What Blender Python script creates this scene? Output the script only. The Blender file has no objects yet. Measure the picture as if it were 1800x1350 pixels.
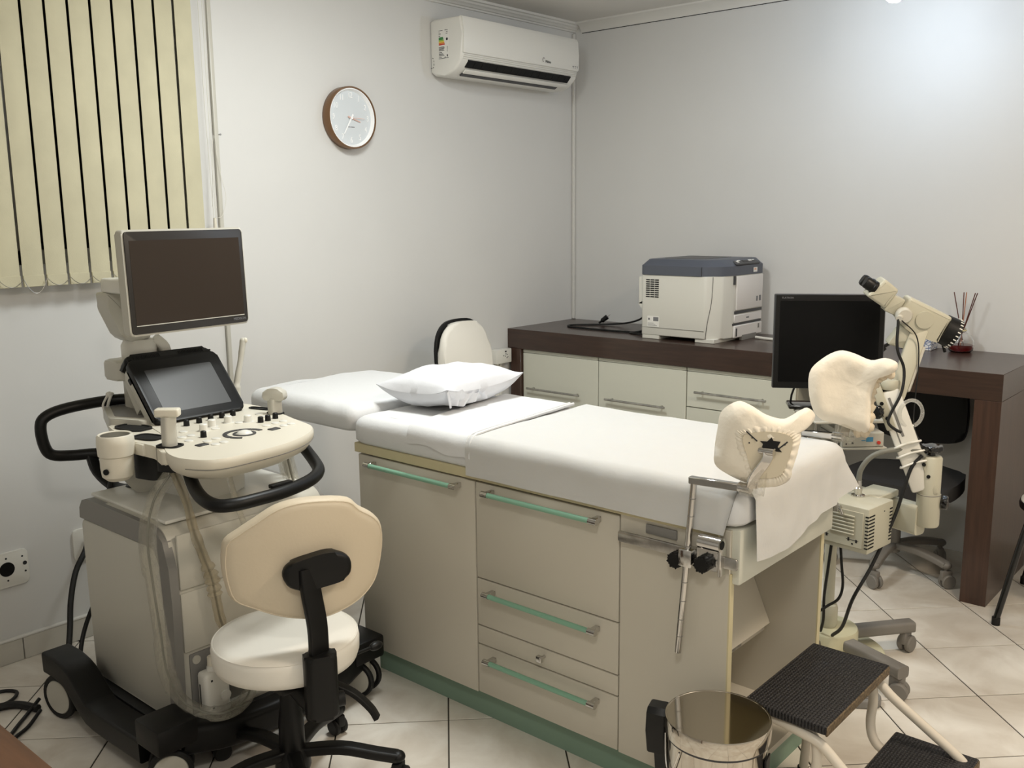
import bpy, bmesh, math, random
from mathutils import Vector, Matrix, noise
random.seed(7)
S = bpy.context.scene
C = S.collection
PI = math.pi

# ------------------------------------------------------------------ camera
cam = bpy.data.cameras.new('camera')
cam.sensor_width = 36.0
cam.lens = 1676.27 / 1800.0 * 36.0
cam.clip_start = 0.05
cam_o = bpy.data.objects.new('camera', cam)
C.objects.link(cam_o)
cam_o.matrix_world = Matrix(((0.7548, -0.1082, 0.6469, 3.494),
                             (0.6559, 0.1400, -0.7418, -4.577),
                             (-0.0103, 0.9842, 0.1767, 1.583),
                             (0, 0, 0, 1)))
_q = cam_o.matrix_world.to_quaternion()
cam_o.matrix_world = Matrix.LocRotScale(Vector((3.494, -4.577, 1.583)), _q, None)
S.camera = cam_o

# ------------------------------------------------------------------ world, lamps and a fill light out of view, exposure
w = bpy.data.worlds.new('world'); S.world = w; w.use_nodes = True
w.node_tree.nodes['Background'].inputs[0].default_value = (0.9, 0.95, 1.0, 1)
w.node_tree.nodes['Background'].inputs[1].default_value = 0.05
S.view_settings.view_transform = 'Standard'
S.view_settings.look = 'None'
S.view_settings.gamma = 1.0
S.view_settings.use_curve_mapping = False
S.view_settings.exposure = 0.18

def lamp_or_fill(loc, size, down, glow, col):
    # shines like a shallow dome lamp: most of its light goes down, a little spreads sideways over walls and ceiling
    for kind, e in (('AREA', down), ('POINT', glow)):
        l = bpy.data.lights.new('lamp_or_fill_light', kind); l.energy = e; l.color = col
        if kind == 'AREA': l.shape = 'DISK'; l.size = size
        else: l.shadow_soft_size = size * .4
        o = bpy.data.objects.new('lamp_or_fill_light', l); C.objects.link(o)
        o.location = (loc[0], loc[1], loc[2] if kind == 'AREA' else loc[2] - .16)
# two ceiling lamps out of frame, then an added fill light over the camera
lamp_or_fill((1.32, -2.38, 2.62), 0.50, 23, 10, (0.96, 1.0, 0.985))
lamp_or_fill((3.50, -2.15, 2.62), 0.40, 23, 7, (1.0, 0.84, 0.66))
lamp_or_fill((3.35, -4.45, 2.62), 0.40, 14, 6, (1.0, 0.97, 0.90))  # added fill to lift the dim fronts, not a lamp of the room

# ------------------------------------------------------------------ colours and materials
def lin(c):
    r = []
    for v in c:
        v /= 255.0
        r.append(v / 12.92 if v <= 0.04045 else ((v + 0.055) / 1.055) ** 2.4)
    return (*r, 1.0)
MATS = {}
def mat(name, rgb, rough=0.5, metal=0.0, var=None, bump=None, trans=0.0, ior=1.45, coat=0.0, emit=None, spec=None, alpha=1.0, sheen=0.0, sub=None):
    m = bpy.data.materials.new(name); m.use_nodes = True
    nt = m.node_tree; b = nt.nodes['Principled BSDF']
    b.inputs['Base Color'].default_value = lin(rgb)
    b.inputs['Roughness'].default_value = rough
    b.inputs['Metallic'].default_value = metal
    b.inputs['IOR'].default_value = ior
    if trans: b.inputs['Transmission Weight'].default_value = trans
    if coat: b.inputs['Coat Weight'].default_value = coat; b.inputs['Coat Roughness'].default_value = 0.08
    if spec is not None: b.inputs['Specular IOR Level'].default_value = spec
    if alpha < 1: b.inputs['Alpha'].default_value = alpha
    if sheen: b.inputs['Sheen Weight'].default_value = sheen
    if sub: b.inputs['Subsurface Weight'].default_value = sub; b.inputs['Subsurface Radius'].default_value = (.02, .015, .01)
    if emit:
        b.inputs['Emission Color'].default_value = (*emit[0], 1); b.inputs['Emission Strength'].default_value = emit[1]
    tc = None
    if var or bump:
        tc = nt.nodes.new('ShaderNodeNewGeometry')
    if var:
        sc, amt = var[0], var[1]
        stretch = var[2] if len(var) > 2 else (1, 1, 1)
        mp = nt.nodes.new('ShaderNodeMapping'); mp.inputs['Scale'].default_value = stretch
        nt.links.new(tc.outputs['Position'], mp.inputs['Vector'])
        n = nt.nodes.new('ShaderNodeTexNoise'); n.inputs['Scale'].default_value = sc; n.inputs['Detail'].default_value = 5
        nt.links.new(mp.outputs[0], n.inputs['Vector'])
        r = nt.nodes.new('ShaderNodeValToRGB')
        c0 = lin([max(0, v * (1 - amt)) for v in rgb]); c1 = lin([min(255, v * (1 + amt)) for v in rgb])
        r.color_ramp.elements[0].color = c0; r.color_ramp.elements[1].color = c1
        r.color_ramp.elements[0].position = 0.3; r.color_ramp.elements[1].position = 0.7
        nt.links.new(n.outputs['Fac'], r.inputs[0]); nt.links.new(r.outputs[0], b.inputs['Base Color'])
    if bump:
        n = nt.nodes.new('ShaderNodeTexNoise'); n.inputs['Scale'].default_value = bump[0]; n.inputs['Detail'].default_value = 4
        nt.links.new(tc.outputs['Position'], n.inputs['Vector'])
        bp = nt.nodes.new('ShaderNodeBump'); bp.inputs['Strength'].default_value = bump[1]; bp.inputs['Distance'].default_value = bump[2] if len(bump) > 2 else 0.01
        nt.links.new(n.outputs['Fac'], bp.inputs['Height']); nt.links.new(bp.outputs[0], b.inputs['Normal'])
    MATS[name] = m
    return m

mat('wall_paint', (216, 215, 212), 0.55, bump=(18, .06, .01), var=(1.3, .012))
mat('ceiling_paint', (214, 211, 205), 0.7)
mat('cornice_paint', (220, 218, 212), 0.6)
mat('grout', (64, 58, 50), 0.9)
mat('skirting_tile', (196, 192, 182), 0.35, var=(6, .04))
mat('blind_fabric', (194, 188, 161), 0.85, bump=(220, .12, .002), var=(9, .025))
mat('white_plastic', (226, 224, 216), 0.35)
mat('ac_white', (228, 226, 219), 0.3)
mat('ivory_plastic', (222, 216, 200), 0.38)
mat('grey_white', (194, 191, 180), 0.35)
mat('mid_grey', (128, 126, 122), 0.4)
mat('dark_grey', (58, 58, 60), 0.4)
mat('slate_grey', (84, 88, 98), 0.42)
mat('black_plastic', (12, 12, 12), 0.42, spec=.35)
mat('black_rubber', (16, 16, 16), 0.6)
mat('black_gloss', (12, 12, 13), 0.12, coat=.5)
mat('dark_gap', (9, 9, 9), 0.8)
mat('screen_black', (4, 4, 5), 0.3, spec=.2)
mat('screen_reflection_brown', (46, 36, 28), 0.3)  # brown desk's reflection put into the screen's base colour
mat('screen_grey', (44, 44, 44), 0.42)
mat('bezel_brown', (44, 40, 37), 0.35)
mat('chrome', (205, 203, 200), 0.13, 1.0)
mat('steel_brushed', (176, 174, 170), 0.3, 1.0, var=(30, .12))
mat('steel_mirror', (196, 190, 180), 0.08, 1.0)
mat('aluminium', (190, 188, 182), 0.35, 0.9)
mat('window_glass', (14, 16, 18), 0.08)
mat('clock_rim', (128, 98, 72), 0.32, 0.75)
mat('clock_face', (212, 217, 220), 0.45)
mat('clock_mark', (252, 252, 252), 0.15)
mat('rose_gold', (226, 182, 166), 0.3, 0.2)
mat('cabinet_white', (208, 208, 195), 0.38)
mat('cabinet_front', (200, 194, 180), 0.42)
mat('cabinet_cream_edge', (204, 194, 158), 0.5)
mat('green_plinth', (132, 158, 140), 0.5)
mat('green_bar', (132, 176, 152), 0.3)
mat('sheet_white', (222, 223, 224), 0.9, sheen=.2, bump=(60, .25, .004))
mat('paper_white', (202, 202, 200), 0.85, bump=(26, .3, .005), sub=.15)
mat('pillow_white', (214, 215, 219), 0.9, sheen=.2, bump=(30, .35, .006))
mat('cover_cream', (232, 224, 208), 0.88, sheen=.2, bump=(40, .35, .006))
mat('pad_board', (200, 190, 168), 0.6)
mat('seat_vinyl', (236, 232, 222), 0.45, bump=(90, .08, .003))
mat('back_vinyl', (212, 198, 174), 0.5, bump=(120, .1, .003))
mat('scope_cream', (188, 185, 167), 0.36)
mat('scope_base_cream', (208, 203, 172), 0.25, coat=.4)
mat('caster_grey', (126, 122, 116), 0.5)
mat('tube_cream', (222, 214, 200), 0.35)
mat('chair_fabric', (48, 47, 47), 0.85, bump=(250, .2, .002))
mat('cable_black', (12, 12, 12), 0.5)
mat('cable_grey', (120, 120, 112), 0.45)
mat('cable_white', (220, 217, 208), 0.5)
mat('clear_tube', (235, 235, 230), 0.15, trans=.6, alpha=.55)
mat('glass', (255, 255, 255), 0.02, trans=1.0, ior=1.45)
mat('red_liquid', (150, 20, 24), 0.05, trans=.9, ior=1.33)
mat('reed', (88, 44, 34), 0.7)
mat('reed_tan', (176, 120, 92), 0.7)
mat('raffia', (214, 200, 160), 0.8)
mat('desk_wood_left', (92, 62, 43), 0.4, var=(5, .12, (1, 12, 1)))
mat('label_white', (232, 230, 224), 0.6)
mat('print_dark', (40, 40, 42), 0.6)
mat('print_grey', (120, 120, 122), 0.6)
mat('print_green', (52, 128, 62), 0.6)
mat('print_lime', (150, 186, 60), 0.6)
mat('print_yellow', (226, 200, 60), 0.6)
mat('print_orange', (222, 130, 52), 0.6)
mat('print_red', (200, 60, 44), 0.6)
mat('print_blue', (70, 140, 180), 0.6)
mat('printer_white', (214, 212, 203), 0.42)
mat('printer_front_white', (222, 218, 214), 0.4)
mat('step_edge', (96, 82, 62), 0.7, bump=(200, .5, .003), var=(140, .35))
mat('bulb_glow', (255, 255, 255), 0.4, emit=((0.93, 0.97, 1.0), 22))
mat('plastic_film', (226, 220, 200), 0.18, trans=.75, alpha=.32, bump=(70, .9, .01))
mat('latex_band', (200, 184, 148), 0.35, trans=.5, alpha=.42, bump=(120, .8, .006))

def wood_material(name, rgb, rough, stretch, coat=.0):
    m = bpy.data.materials.new(name); m.use_nodes = True; nt = m.node_tree; b = nt.nodes['Principled BSDF']
    g = nt.nodes.new('ShaderNodeNewGeometry')
    mp = nt.nodes.new('ShaderNodeMapping'); mp.inputs['Scale'].default_value = stretch
    nt.links.new(g.outputs['Position'], mp.inputs['Vector'])
    n = nt.nodes.new('ShaderNodeTexNoise'); n.inputs['Scale'].default_value = 8; n.inputs['Detail'].default_value = 8; n.inputs['Roughness'].default_value = .6
    nt.links.new(mp.outputs[0], n.inputs['Vector'])
    r = nt.nodes.new('ShaderNodeValToRGB')
    r.color_ramp.elements[0].color = lin([v * .86 for v in rgb]); r.color_ramp.elements[1].color = lin([min(255, v * 1.12) for v in rgb])
    r.color_ramp.elements[0].position = .32; r.color_ramp.elements[1].position = .68
    nt.links.new(n.outputs['Fac'], r.inputs[0]); nt.links.new(r.outputs[0], b.inputs['Base Color'])
    b.inputs['Roughness'].default_value = rough
    if coat: b.inputs['Coat Weight'].default_value = coat; b.inputs['Coat Roughness'].default_value = .12
    MATS[name] = m
wood_material('walnut', (58, 41, 33), .34, (.6, 9, 9), coat=.25)
wood_material('walnut_upright', (66, 46, 37), .36, (9, 9, .6), coat=.2)

def tile_material():
    m = bpy.data.materials.new('floor_tile'); m.use_nodes = True; nt = m.node_tree; b = nt.nodes['Principled BSDF']
    g = nt.nodes.new('ShaderNodeNewGeometry'); oi = nt.nodes.new('ShaderNodeObjectInfo')
    add = nt.nodes.new('ShaderNodeVectorMath'); add.operation = 'MULTIPLY_ADD'
    comb = nt.nodes.new('ShaderNodeCombineXYZ')
    for k in range(3): nt.links.new(oi.outputs['Random'], comb.inputs[k])
    add.inputs[1].default_value = (9, 9, 9)
    nt.links.new(comb.outputs[0], add.inputs[0]); nt.links.new(g.outputs['Position'], add.inputs[2])
    n = nt.nodes.new('ShaderNodeTexNoise'); n.inputs['Scale'].default_value = 4.5; n.inputs['Detail'].default_value = 7; n.inputs['Roughness'].default_value = .55; n.inputs['Distortion'].default_value = .6
    nt.links.new(add.outputs[0], n.inputs['Vector'])
    r = nt.nodes.new('ShaderNodeValToRGB')
    r.color_ramp.elements[0].color = lin((212, 203, 190)); r.color_ramp.elements[1].color = lin((236, 231, 221))
    r.color_ramp.elements[0].position = .35; r.color_ramp.elements[1].position = .65
    nt.links.new(n.outputs['Fac'], r.inputs[0]); nt.links.new(r.outputs[0], b.inputs['Base Color'])
    b.inputs['Roughness'].default_value = .22
    MATS['floor_tile'] = m
tile_material()

def tread_material():
    m = bpy.data.materials.new('ribbed_rubber'); m.use_nodes = True; nt = m.node_tree; b = nt.nodes['Principled BSDF']
    b.inputs['Base Color'].default_value = lin((34, 33, 36)); b.inputs['Roughness'].default_value = .5
    g = nt.nodes.new('ShaderNodeNewGeometry')
    wv = nt.nodes.new('ShaderNodeTexWave'); wv.wave_type = 'BANDS'; wv.bands_direction = 'X'; wv.inputs['Scale'].default_value = 38; wv.inputs['Distortion'].default_value = 1.5; wv.inputs['Detail Scale'].default_value = 6
    w2 = nt.nodes.new('ShaderNodeTexWave'); w2.wave_type = 'BANDS'; w2.bands_direction = 'Y'; w2.inputs['Scale'].default_value = 30
    nt.links.new(g.outputs['Position'], wv.inputs['Vector']); nt.links.new(g.outputs['Position'], w2.inputs['Vector'])
    mx = nt.nodes.new('ShaderNodeMath'); mx.operation = 'MULTIPLY'
    nt.links.new(wv.outputs['Fac'], mx.inputs[0]); nt.links.new(w2.outputs['Fac'], mx.inputs[1])
    bp = nt.nodes.new('ShaderNodeBump'); bp.inputs['Strength'].default_value = .9; bp.inputs['Distance'].default_value = .004
    nt.links.new(mx.outputs[0], bp.inputs['Height']); nt.links.new(bp.outputs[0], b.inputs['Normal'])
    MATS['ribbed_rubber'] = m
tread_material()

# ------------------------------------------------------------------ mesh helpers
def T(loc=(0, 0, 0), rot=(0, 0, 0)):
    return Matrix.Translation(Vector(loc)) @ (Matrix.Rotation(rot[2], 4, 'Z') @ Matrix.Rotation(rot[1], 4, 'Y') @ Matrix.Rotation(rot[0], 4, 'X'))
def basis(o, e1, e2, e3=None):
    e1 = Vector(e1).normalized(); e2 = Vector(e2)
    e2 = (e2 - e1 * e1.dot(e2)).normalized(); e3 = e1.cross(e2)
    return Matrix(((e1.x, e2.x, e3.x, o[0]), (e1.y, e2.y, e3.y, o[1]), (e1.z, e2.z, e3.z, o[2]), (0, 0, 0, 1)))
def smooth_path(pts, k=6, closed=False):
    pts = [Vector(p) for p in pts]; n = len(pts); out = []
    rng = range(n if closed else n - 1)
    for i in rng:
        if closed:
            p0, p1, p2, p3 = pts[(i - 1) % n], pts[i], pts[(i + 1) % n], pts[(i + 2) % n]
        else:
            p1, p2 = pts[i], pts[i + 1]
            p0 = pts[i - 1] if i > 0 else p1 * 2 - p2
            p3 = pts[i + 2] if i + 2 < n else p2 * 2 - p1
        for j in range(k):
            t = j / k
            out.append(0.5 * ((2 * p1) + (p2 - p0) * t + (2 * p0 - 5 * p1 + 4 * p2 - p3) * t * t + (3 * p1 - p0 - 3 * p2 + p3) * t ** 3))
    if not closed: out.append(pts[-1])
    return out
def round_outline(pts, r, k=5):
    # polygon with rounded corners
    n = len(pts); out = []
    for i in range(n):
        p0, p1, p2 = Vector(pts[i - 1]).to_2d(), Vector(pts[i]).to_2d(), Vector(pts[(i + 1) % n]).to_2d()
        a, b = p0 - p1, p2 - p1
        rr = min(r, a.length * .48, b.length * .48)
        s, e = p1 + a.normalized() * rr, p1 + b.normalized() * rr
        for j in range(k + 1):
            t = j / k
            out.append((s * (1 - t) ** 2 + p1 * 2 * t * (1 - t) + e * t * t)[:])
    return out
def circ(r, n=24, c=(0, 0)):
    return [(c[0] + r * math.cos(2 * PI * i / n), c[1] + r * math.sin(2 * PI * i / n)) for i in range(n)]

class MB:
    def __init__(s): s.bm = bmesh.new()
    def merge(s, bm, M=None):
        if M is not None: bmesh.ops.transform(bm, matrix=M, verts=bm.verts)
        me = bpy.data.meshes.new('tmp'); bm.to_mesh(me); bm.free(); s.bm.from_mesh(me); bpy.data.meshes.remove(me)
        return s
    def raw(s, vs, fs, M=None):
        bm = bmesh.new(); v = [bm.verts.new(p) for p in vs]
        for f in fs:
            try: bm.faces.new([v[i] for i in f])
            except ValueError: pass
        return s.merge(bm, M)
    def box(s, x0, x1, y0, y1, z0, z1, bev=0.0, seg=2, M=None):
        bm = bmesh.new()
        v = [bm.verts.new((x, y, z)) for x in (x0, x1) for y in (y0, y1) for z in (z0, z1)]
        for f in ((0, 1, 3, 2), (4, 6, 7, 5), (0, 4, 5, 1), (2, 3, 7, 6), (0, 2, 6, 4), (1, 5, 7, 3)): bm.faces.new([v[i] for i in f])
        if bev > 0:
            bmesh.ops.bevel(bm, geom=bm.edges[:], offset=bev, segments=seg, profile=.5, affect='EDGES')
        return s.merge(bm, M)
    def cyl(s, p0, p1, r0, r1=None, n=20, bev=0.0):
        p0, p1 = Vector(p0), Vector(p1); d = p1 - p0; L = d.length
        r1 = r0 if r1 is None else r1
        prof = [(0, 0), (r0, 0), (r1, L), (0, L)] if not bev else [(0, 0), (r0 - bev, 0), (r0, bev), (r1, L - bev), (r1 - bev, L), (0, L)]
        q = d.to_track_quat('Z', 'Y').to_matrix().to_4x4()
        return s.lathe(prof, Matrix.Translation(p0) @ q, n)
    def lathe(s, prof, M=None, n=28):
        bm = bmesh.new(); rings = []
        for r, z in prof:
            if r <= 1e-6: rings.append([bm.verts.new((0, 0, z))])
            else: rings.append([bm.verts.new((r * math.cos(2 * PI * i / n), r * math.sin(2 * PI * i / n), z)) for i in range(n)])
        for a, b in zip(rings, rings[1:]):
            for i in range(n):
                j = (i + 1) % n
                if len(a) == 1 and len(b) == 1: continue
                if len(a) == 1: bm.faces.new((a[0], b[j], b[i]))
                elif len(b) == 1: bm.faces.new((a[i], a[j], b[0]))
                else: bm.faces.new((a[i], a[j], b[j], b[i]))
        return s.merge(bm, M)
    def tube(s, pts, r, n=10, closed=False, k=0, sq=None, caps=True, rr=.3):
        # sq=(w,h): rectangular rounded section instead of round
        if k: pts = smooth_path(pts, k, closed)
        pts = [Vector(p) for p in pts]; m = len(pts)
        rs = r if isinstance(r, (list, tuple)) else None
        if sq:
            prof = round_outline([(-sq[0] / 2, -sq[1] / 2), (sq[0] / 2, -sq[1] / 2), (sq[0] / 2, sq[1] / 2), (-sq[0] / 2, sq[1] / 2)], min(sq) * rr, 3)
        else: prof = circ(1, n)
        nn = len(prof)
        bm = bmesh.new(); rings = []
        up = None
        for i, p in enumerate(pts):
            a = pts[i - 1] if (i > 0 or closed) else p
            b = pts[(i + 1) % m] if (i < m - 1 or closed) else p
            d = (b - a).normalized()
            if up is None:
                up = Vector((0, 0, 1)) if abs(d.z) < .9 else Vector((1, 0, 0))
            side = d.cross(up)
            if side.length < 1e-4: side = d.cross(Vector((0, 1, 0)))
            side.normalize(); u2 = side.cross(d).normalized(); up = u2
            rad = (rs[min(len(rs) - 1, int(i * len(rs) / m))] if rs else r)
            f = 1 if sq else rad
            rings.append([bm.verts.new(p + side * (x * f) + u2 * (y * f)) for x, y in prof])
        for i in range(m if closed else m - 1):
            A, B = rings[i], rings[(i + 1) % m]
            for j in range(nn): bm.faces.new((A[j], A[(j + 1) % nn], B[(j + 1) % nn], B[j]))
        if caps and not closed:
            bm.faces.new(rings[0][::-1]); bm.faces.new(rings[-1])
        return s.merge(bm)
    def prism(s, outline, h0, h1, M=None, bev=0.0, seg=2, hole=None):
        bm = bmesh.new(); n = len(outline)
        a = [bm.verts.new((x, y, h0)) for x, y in outline]; b = [bm.verts.new((x, y, h1)) for x, y in outline]
        fa = bm.faces.new(a[::-1]); fb = bm.faces.new(b)
        for i in range(n): bm.faces.new((a[i], a[(i + 1) % n], b[(i + 1) % n], b[i]))
        if bev > 0:
            es = list(fa.edges) + list(fb.edges)
            bmesh.ops.bevel(bm, geom=es, offset=bev, segments=seg, profile=.5, affect='EDGES')
        return s.merge(bm, M)
    def ring(s, outer, inner, h0, h1, M=None):
        # flat ring between two outlines with the same number of points
        n = len(outer); vs = []; fs = []
        for o in (outer, inner):
            for h in (h0, h1): vs += [(x, y, h) for x, y in o]
        O0, O1, I0, I1 = 0, n, 2 * n, 3 * n
        for i in range(n):
            j = (i + 1) % n
            fs += [(O0 + i, O0 + j, O1 + j, O1 + i), (I0 + j, I0 + i, I1 + i, I1 + j), (O1 + i, O1 + j, I1 + j, I1 + i), (O0 + j, O0 + i, I0 + i, I0 + j)]
        return s.raw(vs, fs, M)
    def ell(s, c, r, M=None, n=24, m=14):
        prof = [(math.sin(PI * i / m), -math.cos(PI * i / m)) for i in range(m + 1)]
        prof[0] = (0, -1); prof[-1] = (0, 1)
        X = Matrix.Translation(Vector(c)) @ Matrix.Diagonal((*r, 1))
        return s.lathe(prof, X if M is None else M @ X, n)
    def grid(s, fn, nu, nv, M=None, closed_u=False):
        vs = [fn(i / (nu if closed_u else nu - 1), j / (nv - 1)) for j in range(nv) for i in range(nu)]
        fs = []
        for j in range(nv - 1):
            for i in range(nu if closed_u else nu - 1):
                a = j * nu + i; b = j * nu + (i + 1) % nu
                fs.append((a, b, b + nu, a + nu))
        return s.raw(vs, fs, M)
    def solid(s, fn, nu, nv, th, M=None):
        # closed cloth: surface fn(u,v)->(point, normal); thickness th downwards along normal
        top = []; bot = []
        for j in range(nv):
            for i in range(nu):
                p, nn = fn(i / (nu - 1), j / (nv - 1)); p = Vector(p); nn = Vector(nn)
                top.append(p); bot.append(p - nn * th)
        N = nu * nv; fs = []
        for j in range(nv - 1):
            for i in range(nu - 1):
                a = j * nu + i
                fs.append((a, a + 1, a + 1 + nu, a + nu)); fs.append((N + a, N + a + nu, N + a + 1 + nu, N + a + 1))
        for i in range(nu - 1):
            fs.append((i, N + i, N + i + 1, i + 1)); a = (nv - 1) * nu + i; fs.append((a, a + 1, N + a + 1, N + a))
        for j in range(nv - 1):
            a = j * nu; fs.append((a, a + nu, N + a + nu, N + a)); a = j * nu + nu - 1; fs.append((a, N + a, N + a + nu, a + nu))
        return s.raw(top + bot, fs, M)

def mesh_of(mb, name, m, ang=38):
    bm = mb.bm
    bmesh.ops.remove_doubles(bm, verts=bm.verts, dist=1e-6)
    bmesh.ops.recalc_face_normals(bm, faces=bm.faces)
    th = math.radians(ang)
    for f in bm.faces: f.smooth = True
    for e in bm.edges:
        if len(e.link_faces) == 2: e.smooth = e.calc_face_angle(0) < th
    me = bpy.data.meshes.new(name); bm.to_mesh(me); bm.free()
    me.materials.append(MATS[m] if isinstance(m, str) else m)
    return me
def tag(o, label=None, cat=None, group=None, kind=None):
    if label: o['label'] = label
    if cat: o['category'] = cat
    if group: o['group'] = group
    if kind: o['kind'] = kind
    return o
def obj(name, mb, m, parent=None, label=None, cat=None, group=None, kind=None, ang=38, origin=None):
    me = mesh_of(mb, name, m, ang)
    o = bpy.data.objects.new(name, me); C.objects.link(o)
    if parent is not None:
        o.parent = parent
        pw = WORLD[parent.name]
        # the mesh is written in world coordinates; keep it there, with its origin at its parent's
        me.transform(pw.inverted())
        WORLD[o.name] = pw
    else:
        org = Vector(origin) if origin is not None else Vector((0, 0, 0))
        if origin is None:
            xs = [v.co for v in me.vertices]
            org = Vector(((min(v.x for v in xs) + max(v.x for v in xs)) / 2, (min(v.y for v in xs) + max(v.y for v in xs)) / 2, min(v.z for v in xs)))
        me.transform(Matrix.Translation(-org)); o.location = org
        WORLD[o.name] = Matrix.Translation(org)
    return tag(o, label, cat, group, kind)
WORLD = {}
def thing(name, label, cat, loc=(0, 0, 0), group=None, kind=None):
    o = bpy.data.objects.new(name, None); C.objects.link(o); o.location = loc; o.empty_display_size = .1
    WORLD[o.name] = Matrix.Translation(Vector(loc))
    return tag(o, label, cat, group, kind)
def text_mesh(mb, txt, size, M, depth=.0006, align='CENTER', sx=1.0):
    cu = bpy.data.curves.new('txt', 'FONT'); cu.body = txt; cu.size = size; cu.align_x = align; cu.align_y = 'CENTER'; cu.extrude = depth; cu.resolution_u = 3
    o = bpy.data.objects.new('txt', cu); C.objects.link(o)
    dg = bpy.context.evaluated_depsgraph_get(); me = bpy.data.meshes.new_from_object(o.evaluated_get(dg))
    me.transform(M @ Matrix.Diagonal((sx, 1, 1, 1))); mb.bm.from_mesh(me)
    bpy.data.objects.remove(o); bpy.data.curves.remove(cu); bpy.data.meshes.remove(me)
    return mb
def nz(p, s, seed=0.0): return noise.noise(Vector(p) * s + Vector((seed, seed * 1.7, -seed)))
# ================================================================== the room
RX, RY, CZ = 4.30, -5.30, 2.64
floor = obj('floor', MB().box(0, RX, RY, 0, -.08, -.004), 'grout', kind='structure', origin=(0, 0, 0))
# square tiles laid at 45 degrees
def clip(poly, axis, lim, keep_less):
    out = []
    for i in range(len(poly)):
        a, b = poly[i - 1], poly[i]
        ia = (a[axis] <= lim) if keep_less else (a[axis] >= lim)
        ib = (b[axis] <= lim) if keep_less else (b[axis] >= lim)
        if ia != ib:
            t = (lim - a[axis]) / (b[axis] - a[axis]); out.append((a[0] + (b[0] - a[0]) * t, a[1] + (b[1] - a[1]) * t))
        if ib: out.append(b)
    return out
P_ = .3485; U0, V0 = .955, 2.558; h_ = P_ / 2 - .0022; q2 = math.sqrt(.5)
def tile_corners(u, v):
    return [((uu + vv) * q2, (uu - vv) * q2) for uu, vv in ((u - h_, v - h_), (u - h_, v + h_), (u + h_, v + h_), (u + h_, v - h_))]
base = [((a) * 1.0, (b) * 1.0) for a, b in tile_corners(0, 0)]
tile_me = mesh_of(MB().prism(base, -.0035, 0, bev=.0012, seg=1), 'tile', 'floor_tile')
for i in range(-17, 9):
    for j in range(-9, 14):
        u = U0 + (i + .5) * P_; v = V0 + (j + .5) * P_
        pts = tile_corners(u, v)
        xs = [p[0] for p in pts]; ys = [p[1] for p in pts]
        if max(xs) < .03 or min(xs) > RX - .03 or max(ys) < RY + .03 or min(ys) > -.03: continue
        if min(xs) >= 0 and max(xs) <= RX and min(ys) >= RY and max(ys) <= 0:
            o = bpy.data.objects.new('tile', tile_me); o.location = ((u + v) * q2, (u - v) * q2, 0)
        else:
            pl = clip(clip(clip(clip(pts, 0, 0.001, False), 0, RX - .001, True), 1, RY + .001, False), 1, -.001, True)
            if len(pl) < 3: continue
            cx, cy = sum(p[0] for p in pl) / len(pl), sum(p[1] for p in pl) / len(pl)
            pl = [(p[0] - cx, p[1] - cy) for p in pl]
            o = bpy.data.objects.new('tile', mesh_of(MB().prism(pl, -.0035, 0), 'tile', 'floor_tile')); o.location = (cx, cy, 0)
        C.objects.link(o); o.parent = floor

WT = .12
# left wall with the window opening (y -3.78..-2.50, z 1.42..2.50)
wy0, wy1, wz0, wz1 = -3.78, -2.50, 1.42, 2.48
wl = MB()
wl.box(-WT, 0, RY, wy0, 0, CZ).box(-WT, 0, wy1, WT, 0, CZ).box(-WT, 0, wy0, wy1, 0, wz0).box(-WT, 0, wy0, wy1, wz1, CZ)
obj('wall_left', wl, 'wall_paint', kind='structure', origin=(0, 0, 0))
obj('wall_back', MB().box(0, RX + WT, 0, WT, 0, CZ), 'wall_paint', kind='structure', origin=(0, 0, 0))
obj('wall_right', MB().box(RX, RX + WT, RY, 0, 0, CZ), 'wall_paint', kind='structure', origin=(RX, 0, 0))
obj('wall_front', MB().box(-WT, RX + WT, RY - WT, RY, 0, CZ), 'wall_paint', kind='structure', origin=(0, RY, 0))
obj('ceiling', MB().box(-WT, RX + WT, RY - WT, WT, CZ, CZ + .1), 'ceiling_paint', kind='structure', origin=(0, 0, CZ))
win = thing('window_1', 'dark window behind the cream vertical blind', 'window', (-.06, -3.14, 1.42), kind='structure')
del win['category']
fr = MB()
fr.box(-.09, -.03, wy0, wy0 + .05, wz0, wz1).box(-.09, -.03, wy1 - .05, wy1, wz0, wz1).box(-.09, -.03, wy0, wy1, wz0, wz0 + .05).box(-.09, -.03, wy0, wy1, wz1 - .05, wz1).box(-.09, -.03, -3.17, -3.11, wz0, wz1)
obj('window_frame', fr, 'aluminium', win)
for a, b in ((wy0 + .05, -3.17), (-3.11, wy1 - .05)):
    obj('pane', MB().box(-.07, -.062, a, b, wz0 + .05, wz1 - .05), 'window_glass', win)
# cornices
def cornice_profile(): return [(0, 2.596), (.012, 2.596), (.014, 2.604), (.024, 2.606), (.03, 2.614), (.042, 2.618), (.047, 2.626), (.058, 2.629), (.06, CZ), (0, CZ)]
M_l = Matrix(((1, 0, 0, 0), (0, 0, 1, 0), (0, 1, 0, 0), (0, 0, 0, 1)))     # (a,b,h)->(a,h,b)
obj('trim_1', MB().prism(cornice_profile(), RY, -.0, M_l), 'cornice_paint', kind='structure', label='stepped white cornice along the top of the left wall')
M_b = Matrix(((0, 0, 1, 0), (-1, 0, 0, 0), (0, 1, 0, 0), (0, 0, 0, 1)))     # (a,b,h)->(h,-a,b)
cove = [(0, 2.588), (.006, 2.588), (.007, 2.592), (.014, 2.605), (.032, 2.622), (.056, 2.632), (.06, CZ), (0, CZ)]
obj('trim_2', MB().prism(cove, .06, RX, M_b), 'cornice_paint', kind='structure', label='shallow cove cornice along the top of the back wall')
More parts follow.
